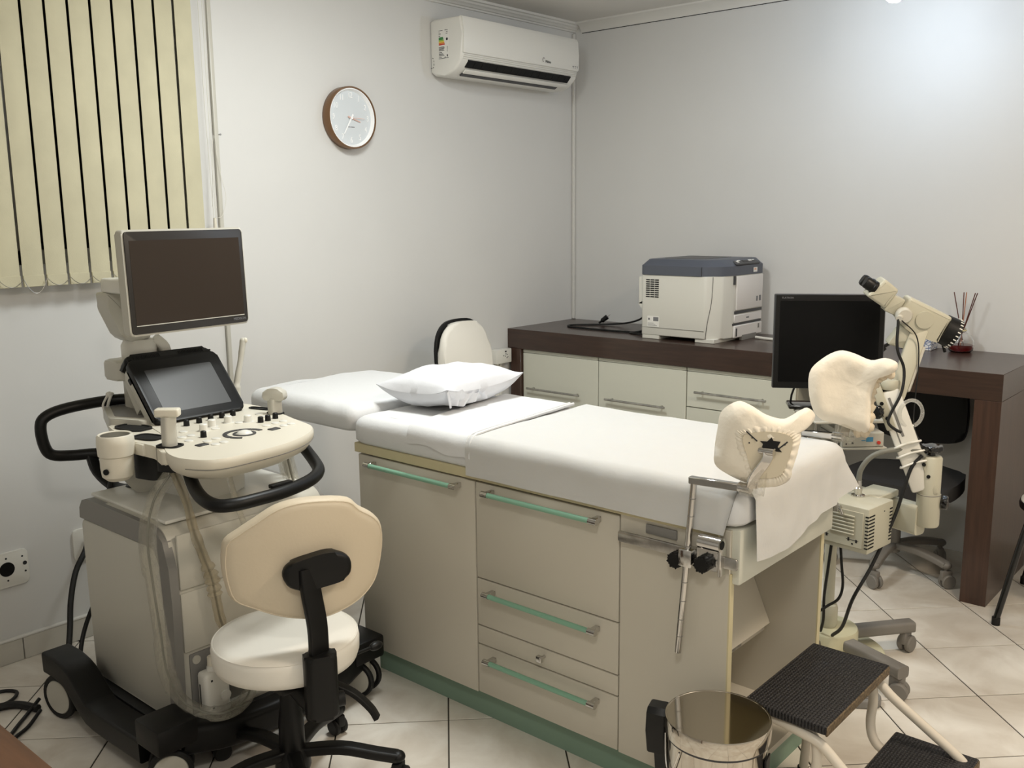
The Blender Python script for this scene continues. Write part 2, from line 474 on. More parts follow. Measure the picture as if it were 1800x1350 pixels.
obj('trim_3', MB().box(.062, RX, -.0025, 0, 2.585, 2.5885), 'dark_gap', kind='structure', label='dark gap line under the back wall cornice')
obj('trim_4', MB().box(0.002, .018, -.02, -.002, .952, 2.588, .004), 'cornice_paint', kind='structure', label='white cable trunking up the room corner')
# skirting of cut tiles along the left wall
bb = thing('baseboard_left', 'pale tile skirting along the left wall', 'skirting', (0, -2.6, 0), kind='structure'); del bb['category']
yy = -.61 - .0
edges = [-.75 - .35 * k for k in range(0, 14)]
edges = [-3.302 + .35 * k for k in range(-5, 8)]
for a, b in zip(edges, edges[1:]):
    obj('tile', MB().box(.0, .014, a + .0018, b - .0018, .0005, .083, .002, 1), 'skirting_tile', bb)
obj('cap_strip', MB().box(0, .017, -5.05, -.86, .083, .093, .003, 1), 'cornice_paint', bb)
obj('baseboard_back', MB().box(2.56, RX, -.014, 0, 0, .085, .002, 1), 'skirting_tile', kind='structure')

# ================================================================== vertical blind
bl = thing('vertical_blind', 'cream vertical fabric blind covering the window on the left wall', 'blind', (.07, -3.1, 1.35))
obj('head_rail', MB().box(.045, .095, -3.86, -2.45, 2.50, 2.545, .004), 'white_plastic', bl)
sl_me = None
YS = [-3.123 + .08 * (k - 9) + .04 for k in range(0, 18)]
ry = math.radians(5)
for k, yc in enumerate(YS):
    if yc + .04 > -2.44: continue
    w_ = .0735
    M = T((.07, yc, 0), (0, 0, ry))
    def slat(u, v, w_=w_):
        x = .004 * math.sin(PI * u); y = (u - .5) * w_; z = 1.350 + v * 1.155
        return (x, y, z), (1, 0, 0)
    m = MB().solid(slat, 5, 2, .0012, M)
    s_ = obj('slat', m, 'blind_fabric', bl)
    obj('weight_pocket', MB().box(-.003, .0042, -w_ / 2, w_ / 2, 1.3485, 1.388, .001, 1, M), 'blind_fabric', s_)
    obj('carrier', MB().box(-.006, .006, -.01, .01, 2.485, 2.505, M=M), 'white_plastic', s_)
for k in range(len(YS) - 1):
    y0, y1 = YS[k] - .04, YS[k + 1] - .04
    if y1 + .04 > -2.44: continue
    sag = .05 if k == 8 else .026
    pts = [(.085, y0 + (y1 - y0) * t, 1.376 - sag * 4 * t * (1 - t)) for t in [i / 8 for i in range(9)]]
    obj('spacer_chain', MB().tube(pts, .0011, 5), 'steel_brushed', bl)
cord = MB()
for dy in (-.004, .014, .026): cord.tube([(.055, -2.443 + dy, 2.5), (.05, -2.440 + dy * .8, 2.0), (.05, -2.432 + dy * .5, 1.57)], .0012, 5)
obj('pull_cord', cord, 'cable_white', bl)
obj('cord_loop', MB().tube([(.04, -2.43, 1.62), (.03, -2.40, 1.9), (.025, -2.375, 1.75), (.03, -2.36, 1.66), (.035, -2.385, 1.585), (.045, -2.43, 1.575)], .0009, 5, k=5), 'cable_white', bl)
obj('cord_weight', MB().cyl((.05, -2.43, 1.525), (.05, -2.43, 1.575), .008, .006, 12).box(.02, .05, -2.444, -2.416, 1.40, 1.535, .003), 'ivory_plastic', bl)
obj('wall_nail', MB().cyl((0, -2.362, 1.905), (.02, -2.362, 1.905), .0022, n=8).cyl((.02, -2.362, 1.905), (.022, -2.362, 1.905), .0045, n=8), 'steel_brushed', None, 'small metal nail in the wall beside the blind cord', 'nail')
obj('cable_conduit', MB().box(.001, .016, -2.385, -2.366, .094, 2.594, .004, 2), 'grey_white', None, 'thin grey vertical conduit on the left wall beside the blind', 'conduit')

# ================================================================== air conditioner
ac = thing('air_conditioner', 'white split air conditioner under the cornice above the desk corner', 'air conditioner', (.1, -.70, 2.24))
Mx = Matrix(((1, 0, 0, 0), (0, 0, 1, 0), (0, 1, 0, 0), (0, 0, 0, 1)))
ay0, ay1 = -1.155, -.245
prof = [(.002, 2.262), (.03, 2.243), (.10, 2.241), (.135, 2.246), (.168, 2.262), (.205, 2.300), (.215, 2.330), (.219, 2.42), (.213, 2.492), (.205, 2.505), (.03, 2.508), (.002, 2.50)]
obj('body', MB().prism(prof, ay0, ay1, Mx, bev=.012, seg=3), 'ac_white', ac)
fpr = [(.212, 2.338), (.222, 2.336), (.226, 2.345), (.2275, 2.42), (.223, 2.485), (.214, 2.503), (.20, 2.507), (.20, 2.49), (.208, 2.42)]
obj('front_panel', MB().prism(fpr, ay0 + .006, ay1 - .004, Mx, bev=.003, seg=2), 'ac_white', ac)
for k in range(3):
    z = 2.331 - k * .0085
    obj('front_ridge', MB().box(.205, .2195 - k * .0025, ay0 + .012, ay1 - .012, z - .0035, z + .001, .001, 1), 'ac_white', ac)
# air outlet: dark slot on the sloping chin
ms = basis((.1945, 0, 2.2905), (0, 1, 0), (.045, 0, .05))
obj('air_outlet', MB().box(ay0 + .05, ay1 - .055, -.019, .022, -.02, .005, .002, 1, ms), 'dark_gap', ac)
ov = MB()
for k in range(14):
    t = ay0 + .1 + k * .055
    ov.box(t, t + .003, -.017, .02, .001, .0062, M=ms)
obj('outlet_fin', ov, 'black_plastic', ac, kind='stuff')
m2 = basis((.178, 0, 2.262), (0, 1, 0), (.05, 0, .035))
obj('louvre', MB().box(ay0 + .05, ay1 - .06, -.014, .012, .002, .008, .002, 2, m2), 'ac_white', ac)
m3 = basis((.150, 0, 2.2475), (0, 1, 0), (.05, 0, .022))
obj('lower_slot', MB().box(ay0 + .06, ay1 - .11, -.012, .010, -.004, .0035, .001, 1, m3), 'dark_grey', ac)
lg = MB(); mlg = basis((.2288, -.535, 2.362), (0, 1, 0), (0, 0, 1))
text_mesh(lg, 'Midea', .0185, mlg @ T((.018, -.004, 0)), .0004)
lg.tube([(.2288, -.548, 2.372), (.2288, -.553, 2.375), (.2288, -.559, 2.373), (.2288, -.5625, 2.366), (.2288, -.561, 2.358), (.2288, -.556, 2.354)], .0011, 5, k=3)
obj('logo', lg, 'print_dark', ac)
ind = MB()
for k in range(3): ind.box(.2255, .2285, -.305 + k * .018, -.297 + k * .018, 2.356, 2.360).box(.2255, .2285, -.303 + k * .018, -.299 + k * .018, 2.349, 2.352)
obj('indicator_marks', ind, 'print_grey', ac, kind='stuff')
# energy label on the left end cap (faces -y)
yl = ay0 - .0006
lab = obj('energy_label', MB().box(.062, .128, yl - .0004, ay0 + .001, 2.318, 2.455), 'label_white', ac)
cols = ['print_green', 'print_green', 'print_lime', 'print_yellow', 'print_orange', 'print_red']
for k, cname in enumerate(cols):
    z = 2.414 - k * .0062
    obj('energy_bar', MB().box(.064, .093 + k * .0022, yl - .001, yl, z, z + .0056), cname, lab)
tx = MB()
for z, a, b in ((2.449, .064, .09), (2.449, .105, .126), (2.44, .064, .07), (2.441, .114, .126), (2.434, .064, .078), (2.433, .112, .124), (2.425, .064, .074), (2.424, .064, .072), (2.373, .064, .1), (2.369, .064, .102), (2.365, .064, .1), (2.361, .064, .095), (2.357, .064, .1), (2.348, .064, .084), (2.342, .064, .09), (2.338, .064, .095), (2.333, .064, .1), (2.326, .064, .082), (2.3205, .062, .128), (2.325, .1, .11), (2.372, .118, .124), (2.366, .118, .124), (2.36, .118, .124), (2.352, .118, .123)):
    tx.box(a, b, yl - .001, yl, z, z + .0022)
tx.cyl((.119, yl - .001, 2.408), (.119, yl, 2.408), .0065, n=14).box(.117, .123, yl - .001, yl, 2.327, 2.337)
obj('label_print', tx, 'print_dark', lab, kind='stuff')
dn = MB()
rr = [(.006, 2.283), (.014, 2.283), (.018, 2.283), (.024, 2.287), (.026, 2.294), (.026, 2.303), (.026, 2.311), (.026, 2.318), (.024, 2.326), (.017, 2.33), (.009, 2.33)]
for a, b in zip(rr[::2], rr[1::2]): dn.cyl((a[0], yl, a[1]), (b[0], yl, b[1]), .0012, n=6)
obj('knockout_outline', dn, 'print_dark', ac, kind='stuff')

# ================================================================== wall clock
ck = thing('wall_clock', 'round wall clock with bronze rim and white face', 'clock', (.0, -1.70, 1.87))
Mc = basis((0, -1.695, 2.012), (0, 1, 0), (0, 0, 1))       # local z = +x world
R0 = .137
obj('rim', MB().lathe([(R0 - .012, .001), (R0 - .002, .001), (R0, .004), (R0, .046), (R0 - .002, .05), (R0 - .006, .05), (R0 - .009, .045), (R0 - .012, .03)], Mc, 56), 'clock_rim', ck)
obj('inner_ring', MB().lathe([(R0 - .0085, .046), (R0 - .0115, .046), (R0 - .019, .0315), (R0 - .016, .03)], Mc, 56), 'clock_mark', ck)
obj('dial', MB().lathe([(0, .031), (R0 - .012, .031), (R0 - .012, .024), (0, .024)], Mc, 56), 'clock_face', ck)
for hnum in range(1, 13):
    a = math.radians(90 - 30 * hnum); m = MB()
    text_mesh(m, str(hnum), .036, Mc @ T((.098 * math.cos(a), .098 * math.sin(a), .0325)), .0012, sx=.75)
    obj('numeral', m, 'clock_mark', ck)
def hand(ang, L, wd, z, m, tail=.018):
    a = math.radians(90 - ang)
    mm = Mc @ T((0, 0, z), (0, 0, a))
    obj('hand', MB().prism([(-tail, -wd), (L, -wd * .55), (L, wd * .55), (-tail, wd)], 0, .0012, mm), m, ck)
hand(107, .055, .003, .035, 'rose_gold'); hand(212, .085, .0042, .0375, 'clock_mark'); hand(91, .075, .0011, .040, 'rose_gold')
obj('hub', MB().lathe([(0, .042), (.006, .042), (.006, .031), (0, .031)], Mc, 16), 'clock_mark', ck)
lm = MB()
for a, b in ((-.020, -.012), (-.010, -.006), (-.003, .004), (.006, .012), (.014, .020)): lm.box(a, b, -.0425, -.0375, .031, .0314, M=Mc)
obj('maker_mark', lm, 'print_grey', ck, kind='stuff')

# ================================================================== electrical
def outlet_plate(nm, label, y0, y1, z0, z1, socket=True):
    t = thing(nm, label, 'outlet', (0, (y0 + y1) / 2, z0))
    Mo = basis((0, 0, 0), (0, 1, 0), (0, 0, 1))
    obj('plate', MB().prism(round_outline([(y0, z0), (y1, z0), (y1, z1), (y0, z1)], .018), 0, .012, Mo, bev=.003), 'white_plastic', t)
    if socket:
        cy, cz = y0 + .06, (z0 + z1) / 2 + .003
        m = MB().lathe([(0, .0135), (.026, .0135), (.026, .011), (0, .011)], Mo @ T((cy, cz, 0)), 24)
        obj('socket', m, 'black_plastic', t)
        h = MB()
        for dy, dz, r in ((.062, .008, .0075), (.055, .035, .0035), (.062, -.022, .0035), (.0, .04, .0035), (.0, -.042, .0035), (-.04, .0, .004)):
            h.lathe([(0, .0128), (r, .0128), (r, .011), (0, .011)], Mo @ T((cy + dy, cz + dz, 0)), 12)
        obj('screw_hole', h, 'print_dark', t, kind='stuff')
    return t
outlet_plate('wall_outlet', 'white wall plate with black round socket at the left edge', -3.39, -3.255, .285, .412)
outlet_plate('wall_plate', 'plain white wall plate behind the ultrasound machine', -3.09, -3.0, .31, .43, False)
sb = thing('socket_box', 'small white surface socket box on the wall beside the desk', 'outlet', (0, -.69, .765))
obj('box', MB().box(.001, .05, -.755, -.628, .768, .845, .004), 'white_plastic', sb)
k_ = MB()
Ms = basis((.05, -.672, .81), (0, 1, 0), (0, 0, 1))
for a, b in ((.006, .004), (-.008, -.004), (.012, -.01), (.004, -.014), (-.004, .008), (-.022, .0)): k_.lathe([(0, .0006), (.0032, .0006), (.0032, -.001), (0, -.001)], Ms @ T((a, b, 0)), 10)
k_.box(.0498, .0506, -.684, -.671, .828, .836)
obj('socket_hole', k_, 'print_dark', sb, kind='stuff')
obj('conduit', MB().box(.001, .018, -.715, -.695, .09, .768, .003).box(.001, .018, -.69, -.675, .09, .768, .003), 'white_plastic', sb)

# ================================================================== desk along the back wall
desk = thing('desk', 'long dark walnut desk along the back wall', 'desk', (1.27, -.3, 0))
DZ0, DZ1, DY = .842, .95, -.606
obj('desk_top', MB().box(.002, 2.545, DY, -.001, DZ0, DZ1, .0015, 1), 'walnut', desk)
obj('end_panel', MB().box(.022, .096, DY, -.001, 0, DZ0 - .0005, .001, 1), 'walnut_upright', desk)
obj('end_panel', MB().box(2.446, 2.545, DY, -.001, 0, DZ0 - .0005, .001, 1), 'walnut_upright', desk)
def bar_handle(x0, x1, z, yface, parent, m='steel_brushed', r=.006, off=.032):
    h = MB().cyl((x0, yface - off, z), (x1, yface - off, z), r, n=12)
    for x in (x0 + .03, x1 - .03): h.cyl((x, yface, z), (x, yface - off, z), r * .75, n=10)
    return obj('handle', h, m, parent)
CF = -.588
def cab(label, x0, x1, fronts, closed_right=False):
    t = thing('under_desk_cabinet', label, 'cabinet', ((x0 + x1) / 2, -.3, 0))
    obj('body', MB().box(x0, x1, CF + .02, -.01, .06, DZ0 - .002, .001, 1), 'cabinet_white', t)
    obj('plinth', MB().box(x0 + .01, x1 - .01, CF + .06, -.02, 0, .06), 'cabinet_white', t)
    for kind, z0, z1, hx0, hx1, hz in fronts:
        f = obj(kind, MB().box(x0 + .002, x1 - .002, CF, CF + .0195, z0, z1, .002, 1), 'cabinet_white', t)
        if hz: bar_handle(hx0, hx1, hz, CF, f)
    return t
obj_top = [('top_rail', .822, DZ0 - .003, 0, 0, 0)]
cab('white cabinet unit nearest the left wall under the walnut desk', .0975, .611, obj_top + [('door', .08, .820, .148, .509, .628)])
cab('middle white cabinet unit under the walnut desk', .6125, 1.138, obj_top + [('door', .08, .820, .675, 1.035, .630)])
cab('white drawer unit under the walnut desk, next to the black monitor', 1.1395, 1.70, obj_top + [('drawer', .648, .820, 1.20, 1.57, .727), ('drawer', .47, .644, 1.20, 1.57, .56), ('drawer', .28, .466, 1.20, 1.57, .38), ('drawer', .08, .276, 1.20, 1.57, .18)])
# ================================================================== examination table
tb = thing('examination_table', 'cream examination table with drawers, green plinth and green bar handles', 'examination table', (1.72, -2.27, 0))
X0, X1, Y0, Y1 = 1.03, 2.43, -2.55, -1.985
obj('plinth', MB().box(1.06, 2.41, -2.512, -2.02, 0, .098), 'green_plinth', tb)
obj('end_panel', MB().box(X0, X0 + .02, Y0 + .021, Y1, .09, .785, .001, 1), 'cabinet_front', tb)
obj('back_panel', MB().box(X0, X1, Y1 - .02, Y1, .09, .785, .001, 1), 'cabinet_front', tb)
obj('bottom_board', MB().box(X0, X1, Y0 + .022, Y1 - .02, .09, .108), 'cabinet_front', tb)
obj('fixed_panel', MB().box(2.106, X1, Y0, Y0 + .02, .098, .812, .001, 1), 'cabinet_front', tb)
obj('edge_band', MB().box(X1 - .001, X1 + .003, Y0, Y0 + .02, .098, .70), 'cabinet_cream_edge', tb)
obj('edge_band', MB().box(X1 - .001, X1 + .003, Y1 - .02, Y1, .098, .70), 'cabinet_cream_edge', tb)
obj('partition', MB().box(2.088, 2.105, Y0 + .021, Y1 - .02, .108, .785), 'cabinet_front', tb)
obj('top_board', MB().box(X0 - .015, X1 - .03, Y0 - .004, Y1 + .004, .790, .822, .002, 1), 'cabinet_cream_edge', tb)
obj('foot_fascia', MB().box(X1 - .025, X1 + .022, Y0 + .01, Y1 + .012, .672, .815, .006, 2), 'cabinet_white', tb)
# sloping tray panel and shelf inside the open foot end
mt_ = basis((0, -2.27, 0), (0, 1, 0), (-.10, 0, .36))
sp = MB(); sp.raw([(2.285, Y0 + .021, .345), (2.285, Y1 - .021, .345), (2.13, Y1 - .021, .70), (2.13, Y0 + .021, .70), (2.272, Y0 + .021, .339), (2.272, Y1 - .021, .339), (2.117, Y1 - .021, .694), (2.117, Y0 + .021, .694)], [(0, 1, 2, 3), (4, 7, 6, 5), (0, 4, 5, 1), (1, 5, 6, 2), (2, 6, 7, 3), (3, 7, 4, 0)])
obj('sloping_panel', sp, 'cabinet_front', tb)
obj('shelf', MB().box(2.106, 2.268, Y0 + .021, Y1 - .021, .318, .336), 'cabinet_front', tb)
obj('hinge', MB().box(2.268, 2.271, -2.24, -2.16, .322, .334), 'steel_brushed', tb)
def green_handle(x0, x1, z, parent):
    y = Y0 - .034
    h = obj('handle', MB().cyl((x0 + .02, y, z), (x1 - .02, y, z), .0078, n=14), 'green_bar', parent)
    for a, b, px in ((x0, x0 + .026, x0 + .016), (x1 - .026, x1, x1 - .016)):
        e = MB().cyl((a, y, z), (b, y, z), .0095, n=14).box(px - .008, px + .008, y, Y0, z - .008, z + .008, .002, 1)
        obj('handle_end', e, 'chrome', h)
F = .0025
d1 = obj('door', MB().box(X0, 1.5705, Y0, Y0 + .0195, .096, .784, .003, 2), 'cabinet_front', tb); green_handle(1.10, 1.525, .763, d1)
d2 = obj('door', MB().box(1.5755, 2.102, Y0, Y0 + .0195, .4805, .784, .003, 2), 'cabinet_front', tb); green_handle(1.63, 2.052, .763, d2)
d3 = obj('drawer', MB().box(1.5755, 2.102, Y0, Y0 + .0195, .326, .477, .003, 2), 'cabinet_front', tb); green_handle(1.628, 2.05, .446, d3)
d4 = obj('drawer', MB().box(1.5755, 2.102, Y0, Y0 + .0195, .2635, .3225, .003, 2), 'cabinet_front', tb)
obj('knob', MB().cyl((1.842, Y0, .301), (1.842, Y0 - .02, .301), .005, n=10).box(1.832, 1.852, Y0 - .03, Y0 - .016, .291, .311, .003, 2, None), 'chrome', d4)
d5 = obj('drawer', MB().box(1.5755, 2.102, Y0, Y0 + .0195, .100, .260, .003, 2), 'cabinet_front', tb); green_handle(1.628, 2.05, .229, d5)
obj('inner_carcass', MB().box(X0 + .021, 2.087, Y0 + .021, Y1 - .021, .11, .782), 'dark_gap', tb)
# side rail for the leg rests
for sy, yy_ in ((-1, Y0), (1, Y1)):
    r = MB().prism(round_outline([(2.112, .722), (2.462, .722), (2.462, .752), (2.112, .752)], .008, 3), 0, .007, Matrix(((1, 0, 0, 0), (0, 0, sy, yy_ + sy * .016), (0, 1, 0, 0), (0, 0, 0, 1))), bev=.002)
    for x in (2.16, 2.40): r.cyl((x, yy_, .737), (x, yy_ + sy * .018, .737), .009, n=12)
    obj('side_rail', r, 'steel_brushed', tb)
obj('release_plate', MB().box(2.188, 2.282, Y0 - .006, Y0, .756, .782, .003, 2), 'mid_grey', tb)

# mattress (fitted white cover), one long pad and a head pad
def soft_pad(mb, x0, x1, y0, y1, z0, z1, r, sag=.0, wr=.003, n=(44, 24), seed=1.0):
    # superellipse-like rounded slab with slight cloth unevenness
    nu, nv = n
    prof = []
    # perimeter profile: bottom edge -> side -> rounded top
    H = z1 - z0
    rings = [(0.012, 0.0), (0.0, .012), (0.0, H - r), (r * .08, H - r * .6), (r * .3, H - r * .3), (r * .62, H - r * .08), (r, H), (r * 1.8, H)]
    N = 160; rc = .05
    def peri(t, ins):
        ax0, ax1, ay0, ay1 = x0 + ins, x1 - ins, y0 + ins, y1 - ins
        pts = peri.cache.get(ins)
        if pts is None:
            o = round_outline([(ax0, ay0), (ax1, ay0), (ax1, ay1), (ax0, ay1)], max(rc - ins * .4, .012), 8)
            L = [0]
            for i in range(len(o)):
                a, b = o[i], o[(i + 1) % len(o)]; L.append(L[-1] + math.hypot(b[0] - a[0], b[1] - a[1]))
            pts = (o, L); peri.cache[ins] = pts
        o, L = pts; d = t * L[-1]
        for i in range(len(o)):
            if L[i + 1] >= d - 1e-9:
                a, b = o[i], o[(i + 1) % len(o)]; f = (d - L[i]) / max(1e-9, L[i + 1] - L[i]); return (a[0] + (b[0] - a[0]) * f, a[1] + (b[1] - a[1]) * f)
    peri.cache = {}
    bm = bmesh.new(); R = []
    for ins, h in rings:
        row = []
        for i in range(N):
            x, y = peri(i / N, ins); z = z0 + h
            k = nz((x, y, z), 7, seed) * wr + nz((x, y, z), 22, seed) * wr * .4
            if h > .02: z += k
            cx, cy = (x0 + x1) / 2, (y0 + y1) / 2
            if .012 <= h < H - r * .2:
                d = Vector((x - cx, y - cy)).normalized(); x += d.x * k * .8; y += d.y * k * .8
            row.append(bm.verts.new((x, y, z)))
        R.append(row)
    for a, b in zip(R, R[1:]):
        for i in range(N): bm.faces.new((a[i], a[(i + 1) % N], b[(i + 1) % N], b[i]))
    bm.faces.new(R[0][::-1]); bm.faces.new(R[-1])
    mb.merge(bm)
    return mb
mt = thing('table_mattress', 'padded white mattress on the examination table with a separate head pad', 'mattress', (1.7, -2.27, .822))
obj('main_pad', soft_pad(MB(), 1.008, 2.462, -2.562, -1.97, .823, .915, .035, seed=3), 'sheet_white', mt, ang=60)
obj('head_pad', soft_pad(MB(), .375, .998, -2.545, -1.93, .850, .938, .04, seed=9, wr=.005), 'sheet_white', mt, ang=60)
obj('head_bracket', MB().box(.55, 1.02, -2.40, -2.36, .826, .849).box(.55, 1.02, -2.12, -2.08, .826, .849), 'mid_grey', mt)

# cloth that lies over the mattress across its width and hangs over the front edge
def over_front(t, top, ydrop, front=-2.566, back=-1.99, lift=.0):
    # t: 0 at the back edge .. 1 at the hem hanging in front; returns (y, z, normal)
    flat = (back - front) - .03; arc = .05; tot = flat + arc + ydrop
    d = t * tot
    if d < flat: return back - d, top, (0, 0, 1)
    if d < flat + arc:
        a = (d - flat) / arc * PI / 2; return front + .03 - .034 * math.sin(a), top - .034 + .034 * math.cos(a), (0, -math.sin(a), math.cos(a))
    return front - .004, top - .034 - (d - flat - arc), (0, -1, 0)
def drape(x0f, x0b, x1f, x1b, top, drop_l, drop_r, th, seed, nu=40, nv=50, wr=.003, back=-1.985):
    def fn(u, v):
        dr = drop_l + (drop_r - drop_l) * u + .006 * math.sin(u * 9 + seed)
        y, z, n = over_front(v, top, dr, back=back)
        s = max(0, min(1, (y + 2.57) / .58))
        x = (x0f + (x0b - x0f) * s) * (1 - u) + (x1f + (x1b - x1f) * s) * u
        k = (nz((x, y, z), 9, seed) + .5 * nz((x, y, z), 24, seed)) * wr
        p = Vector((x, y, z)) + Vector(n) * (k + wr)
        return p, n
    return fn
obj('folded_towel', MB().solid(drape(1.30, 1.20, 1.575, 1.52, .9245, .020, .036, .004, 2, wr=.0022), 30, 50, .004), 'sheet_white', None, 'thin white towel folded across the middle of the table', 'towel', ang=60)
obj('towel_hem', MB(), 'sheet_white') if False else None
hem = MB()
def hempts(off): 
    out = []
    for i in range(40):
        v = i / 39; y, z, n = over_front(v, .9265, .034)
        s = max(0, min(1, (y + 2.57) / .58)); x = 1.575 + (1.52 - 1.575) * s + off
        out.append(Vector((x, y, z)) + Vector(n) * (.003 + nz((x, y, z), 9, 2) * .0022))
    return out
# paper sheet running to the foot and hanging over its end
def paper():
    def fn(u, v):
        # u: along x from the towel to the foot and down the end; v: from back (0) to front hem (1)
        y, z, n = over_front(v, .9225, .082, back=-1.968)
        flat = 2.462 - .03 - 1.56; arc = .05; drop = .14; tot = flat + arc + drop
        d = u * tot
        k = (nz((1.5 + d, y, z), 6, 5) + .45 * nz((1.5 + d, y, z), 17, 5)) * .0035
        if d < flat:
            if n[1] < -.3: k = k * 1.2 + .004 * nz((x_ := 1.56 + d, z * 3.5, 0), 5, 8) * min(1, (.9 - z) / .03)
            x = 1.56 + d; return Vector((x, y, z)) + Vector(n) * (k + .0065 if n[1] < -.3 else k + .0035), n
        yy = -1.968 - .547 * v
        top_ = .9225
        z = top_
        n = (0, 0, 1)
        bl_ = min(1, (d - flat) / .03)
        yy = y + (yy - y) * bl_
        if d < flat + arc:
            a = (d - flat) / arc * PI / 2
            x = 2.432 + .04 * math.sin(a); zz = z - .036 + .036 * math.cos(a); n2 = Vector((math.sin(a), n[1] * .5, math.cos(a))).normalized()
            return Vector((x, yy, zz)) + n2 * (k + .003), n2
        dd = d - flat - arc
        side = max(0, v - .86) * 3
        dd *= (1.0 - .14 * math.sin(v * 5.2 + .6) * (dd / drop)) * (1 - .35 * max(0, .12 - v) / .12)
        kk = nz((y * 1.0, dd, 0), 8, 4) * .012 * (dd / drop) + k * 2
        x = 2.474 + kk + .012 * (dd / drop) + (.05 * max(0, .08 - v) / .08) * (dd / drop)
        zz = z - .036 - dd
        yy = yy + (.05 * max(0, .1 - v) / .1) * (dd / drop)
        return Vector((x, yy, zz)), Vector((1, 0, 0))
    return fn
pp = thing('paper_sheet', 'white paper sheet over the foot of the table, hanging over its end', 'sheet', (2.0, -2.27, .92))
obj('sheet', MB().solid(paper(), 60, 60, .0012), 'paper_white', pp, ang=60)
tw = [o for o in C.objects if o.name == 'folded_towel'][0]
obj('hem', MB().tube(hempts(0), .0045, 7).tube(hempts(-.016), .0035, 7), 'sheet_white', tw)

# pillow
pm = MB()
def pillow_fn(sgn):
    def fn(u, v):
        a, b = u * 2 - 1, v * 2 - 1
        e = (1 - abs(a) ** 2.6) * (1 - abs(b) ** 2.6)
        pin = 1 - .07 * (1 - abs(b) ** 2) * (abs(a) ** 3) ; pin2 = 1 - .06 * (1 - abs(a) ** 2) * (abs(b) ** 3)
        x = a * .163 * pin; y = b * .212 * pin2
        th = .070 * max(0, e) ** .5
        wr = (nz((x, y, sgn), 9, 3) * .012 + nz((x, y, sgn), 26, 3) * .004) * (max(0, e) ** .4)
        z = sgn * th + wr + .02 * (abs(a) ** 3 * abs(b) ** 3) * 1.2
        if sgn < 0: z = max(z * .95, -.062)
        return (x, y, z)
    return fn
Mp = T((1.14, -2.205, .985), (0, math.radians(-2), math.radians(4)))
pm.grid(pillow_fn(1), 44, 44, Mp).grid(pillow_fn(-1), 44, 44, Mp)
pl = thing('pillow', 'plump white pillow at the head of the table', 'pillow', (1.14, -2.205, .925))
obj('cushion', pm, 'pillow_white', pl, ang=80)
def tuck(u, v):
    # pillowcase end gathered below the front corner
    x = .158 - .02 * v; y = -.195 + u * .20
    z = -.014 - .03 * v + .006 * math.sin(u * 26) * (1 - v) + .004 * math.sin(u * 9)
    return (x + .012 * math.sin(u * 26 + 1) * (.4 + v * .4), y + .03 * (v - .5) * math.cos(u * 6), z + .028 * (1 - v) * (1 - u)), (.8, -.1, .5)
obj('case_fold', MB().solid(tuck, 40, 8, .003, Mp), 'pillow_white', pl, ang=80)

# ================================================================== leg rests
def shell(outline, depth_fn, th, M, nr=7, seed=0., wr=.004):
    # closed padded shell: outline (local a,b), bulging front and back, local z from depth_fn
    o = smooth_path([(p[0], p[1], 0) for p in outline], 4, True); n = len(o)
    ca = sum(p.x for p in o) / n; cb = sum(p.y for p in o) / n
    mb = MB(); bm = bmesh.new(); layers = {}
    def vert(i, k, s):
        f = k / nr; p = o[i]; a = ca + (p.x - ca) * f; b = cb + (p.y - cb) * f
        e = math.sqrt(max(0, 1 - f ** 6)); z = depth_fn(a, b) + s * th * .5 * e
        z += nz((a, b, s), 30, seed) * wr * e + nz((a, b, s), 70, seed) * wr * .4 * e
        return (a, b, z)
    ring_prev = {}
    for s in (1, -1):
        rows = []
        for k in range(nr + 1):
            if k == 0: rows.append([bm.verts.new((ca, cb, depth_fn(ca, cb) + s * th * .5))])
            elif k == nr and s == -1: rows.append(layers['rim'])
            else:
                row = [bm.verts.new(vert(i, k, s)) for i in range(n)]
                rows.append(row)
                if k == nr: layers['rim'] = row
        for A, B in zip(rows, rows[1:]):
            for i in range(n):
                j = (i + 1) % n
                if len(A) == 1: bm.faces.new((A[0], B[i], B[j]))
                else: bm.faces.new((A[i], B[i], B[j], A[j]))
    mb.merge(bm, M)
    return mb, o, ca, cb
